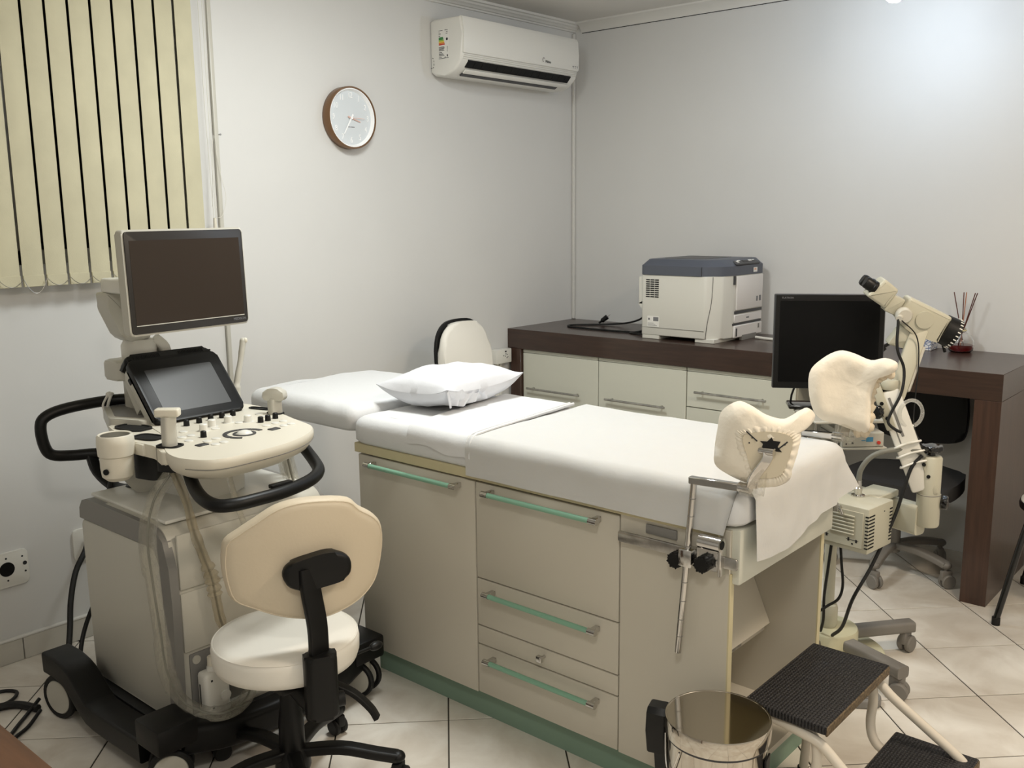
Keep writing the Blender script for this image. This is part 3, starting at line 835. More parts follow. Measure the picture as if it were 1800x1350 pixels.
def leg_rest(label, C0, n, up, outline, inner, sy, rail_y, rod_x, ztop, zbot, px, curve, show_back):
    t = thing('leg_rest', label, 'leg rest', (rod_x, rail_y, zbot), group=None)
    nn = Vector(n).normalized(); e1 = Vector((0, 0, 1)).cross(nn).normalized(); e2 = nn.cross(e1)
    M = Matrix(((e1.x, e2.x, nn.x, C0[0]), (e1.y, e2.y, nn.y, C0[1]), (e1.z, e2.z, nn.z, C0[2]), (0, 0, 0, 1)))
    mb, o, ca, cb = shell(outline, curve, .062, M, seed=rod_x + rail_y, wr=.005)
    pad = obj('pad', mb, 'cover_cream', t, ang=70)
    if show_back:
        io = smooth_path([(p[0], p[1], 0) for p in inner], 3, True)
        # gathered elastic hem of the cover around the board
        hem_ = []
        m = len(io)
        gm = MB()
        def hemfn(u, v):
            i = int(u * m) % m; p = io[i]; q = io[(i + 1) % m]; f = u * m - int(u * m)
            a = p.x + (q.x - p.x) * f; b = p.y + (q.y - p.y) * f
            sc = 1.0 + .42 * v
            a2 = ca_ + (a - ca_) * sc; b2 = cb_ + (b - cb_) * sc
            z = curve(a2, b2) + .031 + .007 * math.sin(v * PI) + .0028 * math.sin(u * 2 * PI * 34 + 3 * math.sin(u * 20)) * (1 - v * .7)
            return (a2, b2, z - .012 * v)
        ca_ = sum(p.x for p in io) / m; cb_ = sum(p.y for p in io) / m
        gm.grid(hemfn, m * 5, 5, M, True)
        obj('gathered_hem', gm, 'cover_cream', pad, ang=80)
        bo = [(p.x, p.y) for p in io]
        obj('backing_board', MB().prism(bo, .018, .0325, M), 'pad_board', pad)
        sl = MB()
        sl.box(-.034, .0, -.0015, .0015, .0325, .0335, M=M @ T((-.012, .022, 0), (0, 0, math.radians(-42))))
        sl.box(0, .034, -.0015, .0015, .0325, .0335, M=M @ T((.03, .0, 0), (0, 0, math.radians(40))))
        for a, b in ((-.03, .018), (-.024, .03), (-.012, -.042), (.05, .015)): sl.lathe([(0, .0338), (.0018, .0338), (.0018, .03), (0, .03)], M @ T((a, b, 0)), 8)
        obj('board_slot', sl, 'print_dark', pad, kind='stuff')
        st = MB().prism([(-.018, -.012), (-.013, .006), (-.02, .013), (-.004, .012), (.006, .022), (.01, .014), (.026, .012), (.02, 0), (.03, -.012), (.008, -.01), (.004, -.016)], .033, .0345, M @ T((.014, .01, 0)))
        obj('board_cutout', st, 'dark_gap', pad)
    if not show_back:
        seg = smooth_path([(p[0], p[1], 0) for p in outline[5:11]], 8)
        hm = MB(); pts = []
        for i, p in enumerate(seg):
            pts.append(M @ Vector((p.x - .004, p.y, curve(p.x, p.y) - .022 + .003 * math.sin(i * 1.9))))
        hm.tube(pts, [.017 + .004 * math.sin(i * 1.7) for i in range(len(pts))], 10)
        obj('gathered_hem', hm, 'back_vinyl', pad, ang=80)
    # chrome L rod
    p_low = Vector((rod_x - .04 * .0, rail_y + sy * .038, zbot)); p_el = Vector((rod_x + .035, rail_y + sy * .038, ztop))
    ax = (p_el - p_low)
    e = Vector((px, p_el.y, ztop + .005))
    rod = MB().cyl(p_low, p_el + ax.normalized() * .006, .0085, n=16)
    rod.box(-.009, .009, -.009, .009, -.012, (e - p_el).length, .002, 1, Matrix.Translation(p_el) @ (e - p_el).to_track_quat('Z', 'Y').to_matrix().to_4x4())
    L = ax.length
    ro = obj('rod', rod, 'chrome', t)
    gr = MB()
    for f in (.10, .2, .31, .42, .53, .63, .8, .9):
        c_ = p_low + ax * f; gr.cyl(c_ - ax.normalized() * .001, c_ + ax.normalized() * .001, .0088, n=16)
    obj('rod_groove', gr, 'mid_grey', ro, kind='stuff')
    # yoke from the rod end to the pad
    bc = M @ Vector((.012, -.0, curve(.012, 0) + sy * 0 + (.034 if show_back else -.034)))
    yk = MB().cyl(e - Vector((.002, 0, 0)), e + Vector((.028, 0, 0)), .0125, n=14)
    el = e + Vector((.03, 0, .004))
    yk.tube([el, el + (bc - el) * .35 + Vector((0, sy * .012, .0)), bc + Vector((0, sy * .006, -.02)), bc], .01, sq=(.026, .008), k=4)
    yk.cyl(bc + Vector((-.018, sy * .004, 0)), bc + Vector((.018, sy * .004, 0)), .009, n=12)
    obj('yoke', yk, 'chrome', t)
    sv = MB()
    def sleeve(u, v):
        a = u * 2 * PI; c_ = el + (Vector((el.x + .01, el.y, el.z + .05)) - el) * (v * 1.2 - .35); r = .024 + .003 * math.sin(a * 5 + v * 4)
        return (c_.x + r * math.cos(a) * (1.25), c_.y + r * math.sin(a) * .6, c_.z)
    sv.grid(sleeve, 24, 8, None, True)
    obj('plastic_sleeve', sv, 'plastic_film', t, ang=80)
    # clamps on the rail
    cl = MB()
    rz_ = .737; fr_ = (rz_ - zbot) / (ztop - zbot); cx_ = p_low.x + ax.x * fr_
    yb = rail_y + sy * .02
    cl.box(cx_ - .016, cx_ + .03, yb - .004, yb + .014 if sy > 0 else yb - .014 + .018, rz_ - .026, rz_ + .026, .003, 1) if False else None
    ya, ybb = sorted((rail_y + sy * .014, rail_y + sy * .056))
    cl.box(cx_ - .015, cx_ + .022, ya, ybb, rz_ - .024, rz_ + .022, .004, 2)
    cl.box(cx_ + .022, cx_ + .085, *sorted((rail_y + sy * .014, rail_y + sy * .034)), rz_ - .026, rz_ + .03, .003, 1)
    cl.cyl((cx_ + .035, rail_y + sy * .036, rz_ + .048), (cx_ + .095, rail_y + sy * .036, rz_ + .048), .018, n=20)
    cl.box(cx_ + .086, cx_ + .094, *sorted((rail_y + sy * .012, rail_y + sy * .04)), rz_ - .034, rz_ + .05, .002, 1)
    clamp = obj('clamp', cl, 'chrome', t)
    obj('bore', MB().cyl((cx_ + .0945, rail_y + sy * .036, rz_ + .048), (cx_ + .0958, rail_y + sy * .036, rz_ + .048), .011, n=16), 'dark_gap', clamp)
    for kx, kz, ky in ((cx_ - .03, rz_ - .016, .05), (cx_ + .048, rz_ - .008, .055)):
        out = circ(.0195, 40)
        out = [(a * (1 + (.06 if i % 5 < 3 else -.04)), b * (1 + (.06 if i % 5 < 3 else -.04))) for i, (a, b) in enumerate(out)]
        K = MB().prism(out, 0, .022, basis((kx, rail_y + sy * ky, kz), (sy * -1 * -1, 0, 0), (0, 0, 1)) if sy < 0 else basis((kx, rail_y + sy * ky, kz), (-1, 0, 0), (0, 0, 1)), bev=.004)
        obj('knob', K, 'black_plastic', t)
    return t
near_o = [(-.055, .108), (-.026, .101), (.011, .079), (.052, .069), (.085, .082), (.107, .093), (.128, .075), (.119, .053), (.091, .037), (.074, .012), (.074, -.032), (.074, -.072), (.049, -.091), (.016, -.094), (-.03, -.085), (-.074, -.067), (-.102, -.046), (-.104, -.009), (-.098, .041), (-.09, .082)]
near_i = [(-.045, .029), (-.027, .04), (.018, .045), (.062, .035), (.066, .008), (.05, -.046), (.03, -.062), (-.014, -.061), (-.034, -.014)]
leg_rest('leg rest on the front side of the table, seen from its gathered back', (2.505, -2.56, 1.035), (.55, -.83, .05), (0, 0, 1), near_o, near_i, -1, Y0, 2.312, .935, .475, 2.47,
         lambda a, b: -2.2 * (a - .0) ** 2 - .6 * b * b, True)
far_o = [(-.028, .119), (.011, .113), (.057, .095), (.091, .103), (.12, .091), (.115, .065), (.081, .048), (.065, .002), (.063, -.046), (.059, -.103), (.032, -.109), (-.027, -.091), (-.074, -.076), (-.101, -.028), (-.107, .053), (-.073, .095)]
leg_rest('leg rest on the far side of the table, covered in smooth cream cloth', (2.466, -1.95, 1.071), (.45, -.89, .1), (0, 0, 1), far_o, near_i, 1, Y1, 2.312, .935, .55, 2.43,
         lambda a, b: 3.4 * (a + .02) ** 2 + 1.2 * b * b - .02, False)
# ================================================================== ultrasound machine
us = thing('ultrasound_machine', 'white ultrasound machine on a black wheeled base with tall monitor and control console', 'ultrasound machine', (.83, -3.02, 0))
UY0, UY1 = -3.30, -2.74
# base frame
def bar_path(y): return [(.475, y, .178), (.56, y, .18), (.64, y, .165), (.72, y, .115), (.80, y, .092), (1.08, y, .098)]
obj('base_arm', MB().tube(smooth_path(bar_path(-3.375), 3), 1, sq=(.092, .07), rr=.13), 'black_plastic', us)
obj('base_arm', MB().tube(smooth_path(bar_path(-2.665), 3), 1, sq=(.092, .07), rr=.13), 'black_plastic', us)
obj('base_front', MB().tube([(1.155, -3.33, .135), (1.185, -3.2, .115), (1.195, -3.02, .11), (1.185, -2.84, .115), (1.155, -2.71, .135)], 1, sq=(.075, .09), k=4), 'black_plastic', us)
for y in (-3.365, -2.675):
    obj('corner_block', MB().box(1.075, 1.205, y - .062, y + .062, .128, .205, .01, 2), 'black_plastic', us)
obj('base_plate', MB().box(.56, 1.14, -3.33, -2.71, .085, .13, .01, 2), 'black_plastic', us)
def us_wheel(x, y, r, ang):
    M = T((x, y, r), (0, 0, ang))            # axis along local y
    Mw = M @ Matrix.Rotation(PI / 2, 4, 'X')
    for s in (-1, 1):
        t = obj('wheel', MB().lathe([(r * .78, -.008), (r - .004, -.009), (r, -.005), (r, .005), (r - .004, .009), (r * .78, .008)], Mw @ T((0, 0, s * .026)), 32), 'black_rubber', us)
        obj('hub', MB().lathe([(0, -.0095), (r * .74, -.0085), (r * .79, -.004), (r * .79, .004), (r * .74, .0085), (0, .0095)], Mw @ T((0, 0, s * .026)), 32), 'grey_white', t)
    obj('fender', MB().box(-.02, .03, -.014, .014, r * .2, r * 1.55, .006, 2, M).cyl(M @ Vector((.0, 0, r * 1.3)), M @ Vector((0, 0, r * 1.85)), .02, n=16), 'grey_white', us)
us_wheel(.525, -3.375, .072, math.radians(12)); us_wheel(1.15, -3.365, .062, math.radians(58)); us_wheel(.515, -2.66, .064, math.radians(-8)); us_wheel(1.15, -2.675, .062, math.radians(20))
# body
side = [(.585, .13), (.578, .40), (.575, .66), (.585, .70), (.62, .725), (1.01, .725), (1.06, .712), (1.085, .68), (1.092, .60), (1.09, .13)]
Msd = Matrix(((1, 0, 0, 0), (0, 0, 1, 0), (0, 1, 0, 0), (0, 0, 0, 1)))
obj('body', MB().prism(round_outline(side, .03, 4), UY0 + .012, UY1 - .012, Msd, bev=.012, seg=3), 'grey_white', us)
sp_ = [(.59, .135), (.583, .40), (.58, .652), (1.02, .652), (1.045, .61), (1.05, .52), (1.052, .135)]
for y, s in ((UY0, 1), (UY1, -1)):
    obj('side_panel', MB().prism(round_outline(sp_, .02, 4), min(y, y + s * .014), max(y, y + s * .014), Msd, bev=.004), 'grey_white', us)
    tr = [(.576, .656), (.58, .69), (.60, .716), (.63, .726), (1.0, .722), (1.045, .712), (1.08, .685), (1.104, .61), (1.11, .50), (1.10, .18), (1.057, .18), (1.06, .52), (1.055, .61), (1.025, .656)]
    obj('grey_trim', MB().prism(tr, min(y - s * .004, y + s * .022), max(y - s * .004, y + s * .022), Msd), 'mid_grey', us)
obj('top_cover', MB().box(.60, 1.05, UY0 + .026, UY1 - .026, .722, .734, .005, 2), 'white_plastic', us)
# front panels (facing +x)
fp = obj('front_panel', MB().box(1.088, 1.099, UY0 + .03, UY1 - .03, .535, .70, .005, 2), 'grey_white', us)
obj('disc_slot', MB().box(1.0985, 1.1005, -2.97, -2.79, .628, .648, .002, 1), 'mid_grey', fp)
obj('front_panel', MB().box(1.086, 1.098, UY0 + .03, UY1 - .03, .345, .525, .005, 2), 'grey_white', us)
obj('recess', MB().box(1.088, 1.0945, UY0 + .045, UY1 - .045, .135, .335, .004, 2), 'mid_grey', us)
obj('recess_ledge', MB().box(1.09, 1.115, UY0 + .03, UY1 - .03, .128, .148, .004, 2), 'grey_white', us)
obj('latch', MB().cyl((1.094, -3.235, .315), (1.0985, -3.235, .315), .013, n=18), 'grey_white', us)
# neck and arm of the console
obj('neck', MB().prism(round_outline([(.70, -3.14), (.95, -3.10), (.95, -2.93), (.70, -2.90)], .04, 4), .734, .88, None, bev=.01).box(.72, .93, -3.12, -2.92, .87, .915, .01), 'white_plastic', us)
obj('neck_shroud', MB().tube([(.72, -3.13, .745), (.70, -3.17, .80), (.72, -3.20, .86), (.80, -3.21, .90)], 1, sq=(.05, .09), k=3), 'grey_white', us)
# console deck
DKZ = .945
front = [(1.096, -3.282), (1.159, -3.297), (1.211, -3.292), (1.268, -3.262), (1.292, -3.214), (1.292, -3.14), (1.287, -3.064), (1.272, -2.991), (1.24, -2.918), (1.196, -2.858), (1.139, -2.818), (1.02, -2.792), (.84, -2.752), (.70, -2.745)]
dk = front + [(.60, -2.80), (.58, -2.97), (.60, -3.10), (.70, -3.135), (.80, -3.155), (.96, -3.20), (1.02, -3.245)]
def deck_ring(sc, z, sh=0.0):
    cx, cy = .97, -3.02
    return [(cx + (x - cx) * sc - sh, cy + (y - cy) * sc, z) for x, y in dk]
o_ = [tuple(p[:2]) for p in smooth_path([(x, y, 0) for x, y in dk], 3, True)]
cxk, cyk = .96, -3.02
dm = MB(); bm = bmesh.new(); rows = []
for sc, z in ((.55, .868), (.80, .872), (.93, .892), (.985, .912), (1.0, .926), (.997, .938), (.985, DKZ)):
    rows.append([bm.verts.new((cxk + (x - cxk) * sc, cyk + (y - cyk) * sc, z)) for x, y in o_])
for a, b in zip(rows, rows[1:]):
    for i in range(len(o_)): bm.faces.new((a[i], a[(i + 1) % len(o_)], b[(i + 1) % len(o_)], b[i]))
bm.faces.new(rows[0][::-1]); bm.faces.new(rows[-1]); dm.merge(bm)
deck = obj('console', dm, 'ivory_plastic', us, ang=50)
# seam line round the front of the deck
obj('console_seam', MB().tube([(cxk + (x - cxk) * .9935, cyk + (y - cyk) * .9935, .917) for x, y in o_[6:40]], .0012, 5), 'mid_grey', deck)
# probe holder wing on the left
wing = [(.70, -3.13), (.80, -3.14), (.96, -3.19), (1.06, -3.245), (1.10, -3.275), (1.085, -3.288), (1.0, -3.262), (.93, -3.268), (.90, -3.272), (.80, -3.245), (.70, -3.235), (.63, -3.215), (.62, -3.165)]
obj('holder_wing', MB().prism(round_outline(wing, .015, 3), .905, .943, None, bev=.006), 'ivory_plastic', deck)
def cup(cx, cy, rx, ry_, ang, depth, rimz=DKZ):
    M = T((cx, cy, 0), (0, 0, ang)) @ Matrix.Diagonal((rx, ry_, 1, 1))
    sq = round_outline([(-1, -1), (1, -1), (1, 1), (-1, 1)], .7, 6)
    c = obj('probe_cup', MB().ring(sq, [(a * .86, b * .86) for a, b in sq], rimz - depth, rimz + .004, M).prism([(a * .9, b * .9) for a, b in sq], rimz - depth, rimz - depth + .004, M), 'black_rubber', deck)
    obj('cup_inside', MB().prism([(a * .86, b * .86) for a, b in sq], rimz - depth + .004, rimz + .0012, M), 'dark_gap', c)
cup(.735, -3.185, .062, .036, .15, .11); cup(.895, -3.222, .048, .030, .25, .12); cup(1.043, -3.238, .036, .026, .45, .07)
cup(.80, -2.772, .045, .014, .25, .05); cup(.90, -2.782, .030, .016, .25, .06)
# knobs, buttons, trackball
for x, y in [(.84, -3.067), (.834, -3.02), (.825, -2.974), (.823, -2.932), (.82, -2.89), (1.02, -3.118), (.98, -2.894), (.977, -2.865), (.967, -2.83)]:
    obj('knob', MB().lathe([(.0, 0), (.0095, 0), (.0085, .018), (.006, .02), (0, .02)], T((x, y, DKZ - .001)), 16), 'black_plastic', deck)
for x, y in [(.91, -3.022), (.902, -2.96), (.941, -2.914), (.946, -3.073)]:
    b_ = obj('knob_skirt', MB().lathe([(0, 0), (.019, 0), (.0185, .002), (0, .002)], T((x, y, DKZ - .001)), 24), 'white_plastic', deck)
    obj('knob', MB().lathe([(0, 0), (.013, 0), (.012, .02), (.009, .0225), (0, .0225)], T((x, y, DKZ)), 20), 'white_plastic', b_)
for x, y in [(.911, -3.12), (.976, -3.162), (.975, -3.132), (1.031, -3.172), (1.077, -3.141), (1.068, -3.107), (1.129, -3.147), (1.124, -3.116), (1.036, -2.912), (1.028, -2.873), (1.023, -2.84), (1.077, -2.849), (1.079, -2.878), (.873, -2.826), (.918, -2.835), (.933, -2.942), (.852, -3.14), (.95, -3.035)]:
    M = T((x, y, DKZ - .001)) @ Matrix.Diagonal((1.15, .95, 1, 1))
    obj('button', MB().lathe([(0, 0), (.0125, 0), (.0125, .0025), (.011, .0038), (0, .0038)], M, 20), 'white_plastic', deck)
for x, y in [(1.095, -2.925), (1.105, -3.175)]:
    obj('button', MB().box(-.012, .012, -.017, .017, 0, .004, .0015, 1, T((x, y, DKZ - .001), (0, 0, .1))), 'dark_grey', deck)
tbx, tby = 1.077, -3.017
obj('trackball_ring', MB().lathe([(.026, 0), (.034, 0), (.034, .0035), (.026, .0035)], T((tbx, tby, DKZ - .001)), 36), 'dark_grey', deck)
obj('trackball', MB().ell((tbx, tby, DKZ - .004), (.025, .025, .016)), 'white_plastic', deck)
for a0, a1 in ((-75, -40), (-115, -78), (-155, -118), (165, 203), (127, 163), (90, 125)):
    pts = []; 
    for r_ in (.05, .063):
        row = [(r_ * math.cos(math.radians(a0 + (a1 - a0) * t / 6)), r_ * math.sin(math.radians(a0 + (a1 - a0) * t / 6))) for t in range(7)]
        pts += row if r_ == .05 else row[::-1]
    obj('arc_button', MB().prism(pts, 0, .0032, T((tbx, tby, DKZ - .001))), 'dark_grey', deck)
# tilted touch panel
tpM = basis((.775, -2.972, .951), (0, 1, 0), (-.17, 0, .18))      # local: a along y, b up the panel, c outwards
PW, PH = .158, .245
obj('touch_housing', MB().prism(round_outline([(-PW, 0), (PW, 0), (PW, PH - .01), (-PW, PH - .01)], .02, 5), -.045, -.012, tpM, bev=.008).prism([(-.15, .10), (.15, .10), (.14, .235), (-.14, .235)], -.09, -.04, tpM), 'grey_white', deck)
tpan = obj('touch_panel', MB().prism(round_outline([(-PW, -.002), (PW, -.002), (PW, PH), (-PW, PH)], .022, 5), -.02, .008, tpM, bev=.007, seg=3), 'black_plastic', us)
obj('hood', MB().prism(round_outline([(-PW - .002, PH - .004), (PW + .002, PH - .004), (PW - .012, PH + .03), (-PW + .012, PH + .03)], .02, 4), -.06, -.004, tpM, bev=.012, seg=3), 'black_plastic', tpan)
obj('screen', MB().prism(round_outline([(-.118, .03), (.118, .03), (.118, .198), (-.118, .198)], .004, 2), .006, .0086, tpM), 'screen_grey', tpan)
ve = MB()
for k in range(16):
    for s in (-1, 1):
        a = s * (.035 + k * .0058); ve.box(a - .0013, a + .0013, PH + .004, PH + .022, -.006, -.0025, M=tpM)
obj('vent_slot', ve, 'dark_gap', tpan, kind='stuff')
obj('usb_port', MB().box(-PW - .003, -PW, .175, .195, -.03, -.02, M=tpM), 'print_dark', tpan)
# rear tray left of the touch panel
tray = [(.36, -3.10), (.40, -2.97), (.62, -2.93), (.70, -3.05), (.74, -3.15), (.62, -3.205)]
obj('rear_tray', MB().prism(round_outline(tray, .02, 4), .915, .962, None, bev=.006), 'grey_white', deck)
obj('tray_well', MB().prism(round_outline([(cxk2 + (x - .57) * .8, -3.07 + (y + 3.07) * .8) for x, y in tray for cxk2 in (.565,)], .015, 4), .9622, .9635), 'mid_grey', deck)
# handles
obj('front_handle', MB().tube([(1.02, -3.17, .90), (1.10, -3.215, .862), (1.20, -3.25, .835), (1.285, -3.258, .825), (1.325, -3.225, .825), (1.335, -3.15, .826), (1.33, -3.06, .826), (1.30, -2.955, .828), (1.25, -2.885, .832), (1.18, -2.845, .842), (1.07, -2.81, .872), (1.0, -2.80, .90)], .0185, 14, k=5), 'black_plastic', us)
obj('handle_lever', MB().box(1.305, 1.325, -3.10, -3.03, .838, .85, .003), 'black_plastic', us)
obj('rear_handle', MB().tube([(.52, -3.0, .975), (.45, -3.06, .982), (.42, -3.15, .98), (.41, -3.255, .972), (.41, -3.312, .955), (.41, -3.328, .925), (.41, -3.322, .865), (.41, -3.30, .83), (.42, -3.24, .818), (.46, -3.16, .815), (.56, -3.10, .80)], .018, 14, k=5), 'black_plastic', us)
obj('handle_bracket', MB().tube([(.44, -3.19, .82), (.47, -3.185, .76), (.56, -3.17, .72), (.66, -3.15, .735)], 1, sq=(.035, .02), k=4), 'black_plastic', us)
obj('string_knot', MB().tube([(.435, -3.12, .955), (.45, -3.115, .99), (.44, -3.10, 1.005), (.425, -3.09, .99), (.44, -3.085, .965)], .005, 7, k=4).tube([(.445, -3.12, 1.0), (.44, -3.135, .97), (.45, -3.13, .94)], .004, 6, k=4).ell((.44, -3.11, 1.003), (.011, .012, .01)), 'cable_white', us)
# gel warmer cup
gc = obj('gel_warmer', MB().lathe([(0, .838), (.030, .838), (.043, .85), (.046, .875), (.046, .908), (.05, .912), (.052, .945), (.0505, .967), (.046, .972), (.041, .97), (.040, .93), (0, .93)], T((.885, -3.318, 0)), 36), 'ivory_plastic', us)
obj('inner_sleeve', MB().lathe([(.0402, .969), (.0392, .969), (.0385, .931), (.0402, .931)], T((.885, -3.318, 0)), 36), 'aluminium', gc)
obj('cup_arm', MB().box(.86, .955, -3.275, -3.245, .906, .942, .006), 'ivory_plastic', gc)
obj('button', MB().cyl((.908, -3.362, .872), (.910, -3.366, .872), .0085, n=14), 'black_plastic', gc)
# monitor on its arm
mM = basis((.71, -2.948, 1.384), (-.11, 1, 0), (-.03, 0, 1))   # c points towards +x
mw, mh = .226, .161
mon = obj('monitor_back', MB().prism(round_outline([(-mw, -mh), (mw, -mh), (mw, mh), (-mw, mh)], .014, 4), -.034, .0, mM, bev=.006, seg=3).box(-.12, .12, -.10, .10, -.06, -.03, .012, 3, mM), 'grey_white', us)
obj('bezel', MB().prism(round_outline([(-mw + .006, -mh + .006), (mw - .006, -mh + .006), (mw - .006, mh - .006), (-mw + .006, mh - .006)], .011, 4), -.002, .004, mM, bev=.002), 'bezel_brown', mon)
obj('screen', MB().box(-.205, .205, -.128, .128, .003, .0047, M=mM), 'screen_reflection_brown', mon)
obj('screen_edge', MB().box(-.205, .205, -.131, -.1285, .0035, .0055, M=mM), 'grey_white', mon)
lt = MB(); text_mesh(lt, 'MEDISON', .012, mM @ T((.185, -.142, .0042)), .0003); obj('maker_name', lt, 'print_grey', mon)
obj('arm_head', MB().box(.50, .64, -3.14, -3.03, 1.345, 1.392, .01, 3), 'white_plastic', us)
obj('arm_link', MB().prism(round_outline([(-3.145, 1.346), (-3.138, 1.29), (-3.10, 1.20), (-3.06, 1.178), (-3.0, 1.19), (-3.02, 1.30), (-3.04, 1.346)], .01, 3), .47, .545, basis((0, 0, 0), (0, 1, 0), (0, 0, 1)), bev=.008), 'grey_white', us)
obj('arm_knuckle', MB().lathe([(0, 0), (.05, 0), (.056, .012), (.056, .05), (.046, .068), (0, .072)], T((.51, -3.03, 1.118)), 28), 'white_plastic', us)
obj('arm_cradle', MB().tube([(.53, -2.955, 1.12), (.535, -2.96, 1.155), (.525, -2.985, 1.185)], 1, sq=(.035, .05), k=4), 'white_plastic', us)
obj('arm_base', MB().prism(round_outline([(.44, -3.13), (.565, -3.125), (.565, -2.93), (.44, -2.92)], .03, 4), 1.06, 1.122, None, bev=.01).prism(round_outline([(.47, -3.08), (.56, -3.08), (.56, -2.95), (.47, -2.95)], .02, 3), .93, 1.065), 'grey_white', us)
obj('power_lead', MB().tube([(.60, -3.22, .70), (.575, -3.18, .80), (.56, -3.16, .86), (.57, -3.14, .93)], .009, 8, k=5), 'cable_black', us)

# probes resting in the holders
p1 = thing('linear_probe', 'grey T-shaped ultrasound probe standing in the console front left cup', 'ultrasound probe', (1.05, -3.24, .93))
Mq = T((1.043, -3.238, .95), (0, 0, .75))
obj('grip', MB().tube([(1.043, -3.238, .935), (1.043, -3.238, .99), (1.043, -3.237, 1.015), (1.043, -3.236, 1.03)], 1, sq=(.038, .03), k=3), 'grey_white', p1)
obj('head', MB().box(-.034, .034, -.017, .017, .08, .104, .006, 3, Mq), 'ivory_plastic', p1)
p2 = thing('convex_probe', 'light grey convex ultrasound probe on the right side of the console', 'ultrasound probe', (.93, -2.79, .93))
Mr = T((.905, -2.785, .95), (0, 0, .55))
obj('grip', MB().tube([(.905, -2.785, .92), (.903, -2.785, .965), (.902, -2.785, .995)], 1, sq=(.042, .032), k=3), 'grey_white', p2)
obj('head', MB().prism(round_outline([(-.034, 0), (.034, 0), (.04, .02), (.028, .036), (0, .043), (-.028, .036), (-.04, .02)], .01, 3), -.017, .017, Mr @ T((0, 0, .04), (PI / 2, 0, 0)), bev=.004), 'grey_white', p2)
p3 = thing('endocavity_probe', 'long slim white probe standing upright behind the touch panel', 'ultrasound probe', (.70, -2.77, .93))
obj('shaft', MB().tube([(.70, -2.80, .945), (.70, -2.796, 1.0), (.70, -2.79, 1.03), (.70, -2.772, 1.10), (.70, -2.762, 1.145), (.70, -2.758, 1.165)], [.016, .015, .011, .0095, .0105, .011], 14, k=4).ell((.70, -2.757, 1.165), (.0115, .0115, .012)), 'grey_white', p3)
obj('tip', MB().ell((.708, -2.753, 1.168), (.006, .007, .009)), 'ivory_plastic', p3)

# cables in clear sleeves hanging from the console
s1 = thing('sleeved_probe_cable', 'probe cable in a clear plastic sleeve looping down in front of the machine', 'cable', (1.12, -3.2, .16))
loop = [(1.043, -3.238, .87), (1.045, -3.30, .80), (1.06, -3.335, .70), (1.09, -3.345, .58), (1.12, -3.35, .45), (1.13, -3.345, .33), (1.15, -3.315, .235), (1.205, -3.26, .195), (1.22, -3.2, .19), (1.205, -3.14, .205), (1.17, -3.10, .26), (1.15, -3.09, .32)]
obj('film', MB().tube(loop, [.02, .024, .019, .023, .018, .022, .02, .024], 12, k=8), 'plastic_film', s1, ang=80)
obj('core', MB().tube(loop, .0032, 6, k=6), 'cable_grey', s1)
s2 = thing('sleeved_probe_cable', 'crumpled yellowed sleeve bound around a probe cable, ending at the gel bottle', 'cable', (1.14, -3.2, .33))
p_b = [(1.05, -3.235, .87), (1.075, -3.22, .79), (1.10, -3.215, .70), (1.118, -3.20, .62), (1.125, -3.185, .56), (1.13, -3.18, .50), (1.135, -3.17, .42), (1.14, -3.145, .36), (1.14, -3.12, .32)]
pts_b = smooth_path(p_b, 8); rad = [.014 + .005 * nz((i * .3, 0, 0), 1, 2) for i in range(len(pts_b))]
for i in range(len(rad)):
    if 26 < i < 40: rad[i] += .006 + .005 * math.sin(i * 2.1)
obj('film', MB().tube(pts_b, rad, 12), 'latex_band', s2, ang=80)
obj('core', MB().tube(pts_b, .0036, 6), 'cable_grey', s2)
s3 = thing('hanging_probe_cables', 'bundle of probe cables in clear bags under the right end of the console', 'cable', (1.0, -2.8, .5))
for k, (dx, dy) in enumerate(((0, 0), (.05, -.02), (-.04, .02))):
    pth = [(.93 + dx, -2.80 + dy, .90), (.94 + dx, -2.785 + dy, .80), (.97 + dx, -2.78 + dy, .68), (1.02 + dx * .6, -2.79 + dy, .56), (1.08 + dx * .3, -2.80 + dy, .47)]
    obj('film', MB().tube(pth, [.022, .02, .026, .019, .022], 12, k=7), 'plastic_film', s3, ang=80)
    obj('core', MB().tube(pth, .0045, 6, k=5), 'cable_grey', s3)
s4 = thing('thin_clear_tube', 'thin clear tube hanging across the front panels of the machine', 'tube', (1.12, -3.05, .4))
obj('tube', MB().tube([(1.10, -3.10, .87), (1.118, -3.085, .76), (1.13, -3.06, .66), (1.135, -3.02, .56), (1.13, -2.98, .46), (1.125, -2.95, .38)], .009, 10, k=6), 'plastic_film', s4)
# gel bottle in the front recess
gb = thing('gel_bottle', 'small white plastic bottle in the front recess of the machine', 'bottle', (1.135, -3.205, .148))
obj('bottle', MB().box(1.105, 1.155, -3.245, -3.165, .1485, .285, .012, 3).lathe([(0, .28), (.019, .28), (.017, .295), (.013, .30), (0, .30)], T((1.13, -3.205, 0)), 18), 'white_plastic', gb)
obj('cap', MB().lathe([(0, .30), (.015, .30), (.014, .325), (0, .328)], T((1.13, -3.205, 0)), 18), 'ivory_plastic', gb)
obj('dial', MB().cyl((1.155, -3.185, .205), (1.161, -3.185, .205), .016, n=12), 'white_plastic', gb)
mk = MB().box(1.1552, 1.1556, -3.228, -3.222, .26, .266).box(1.1552, 1.1556, -3.228, -3.222, .175, .181).box(1.1552, 1.1556, -3.20, -3.18, .262, .266).box(1.12, 1.126, -3.2454, -3.245, .18, .25)
obj('printed_mark', mk, 'print_dark', gb, kind='stuff')
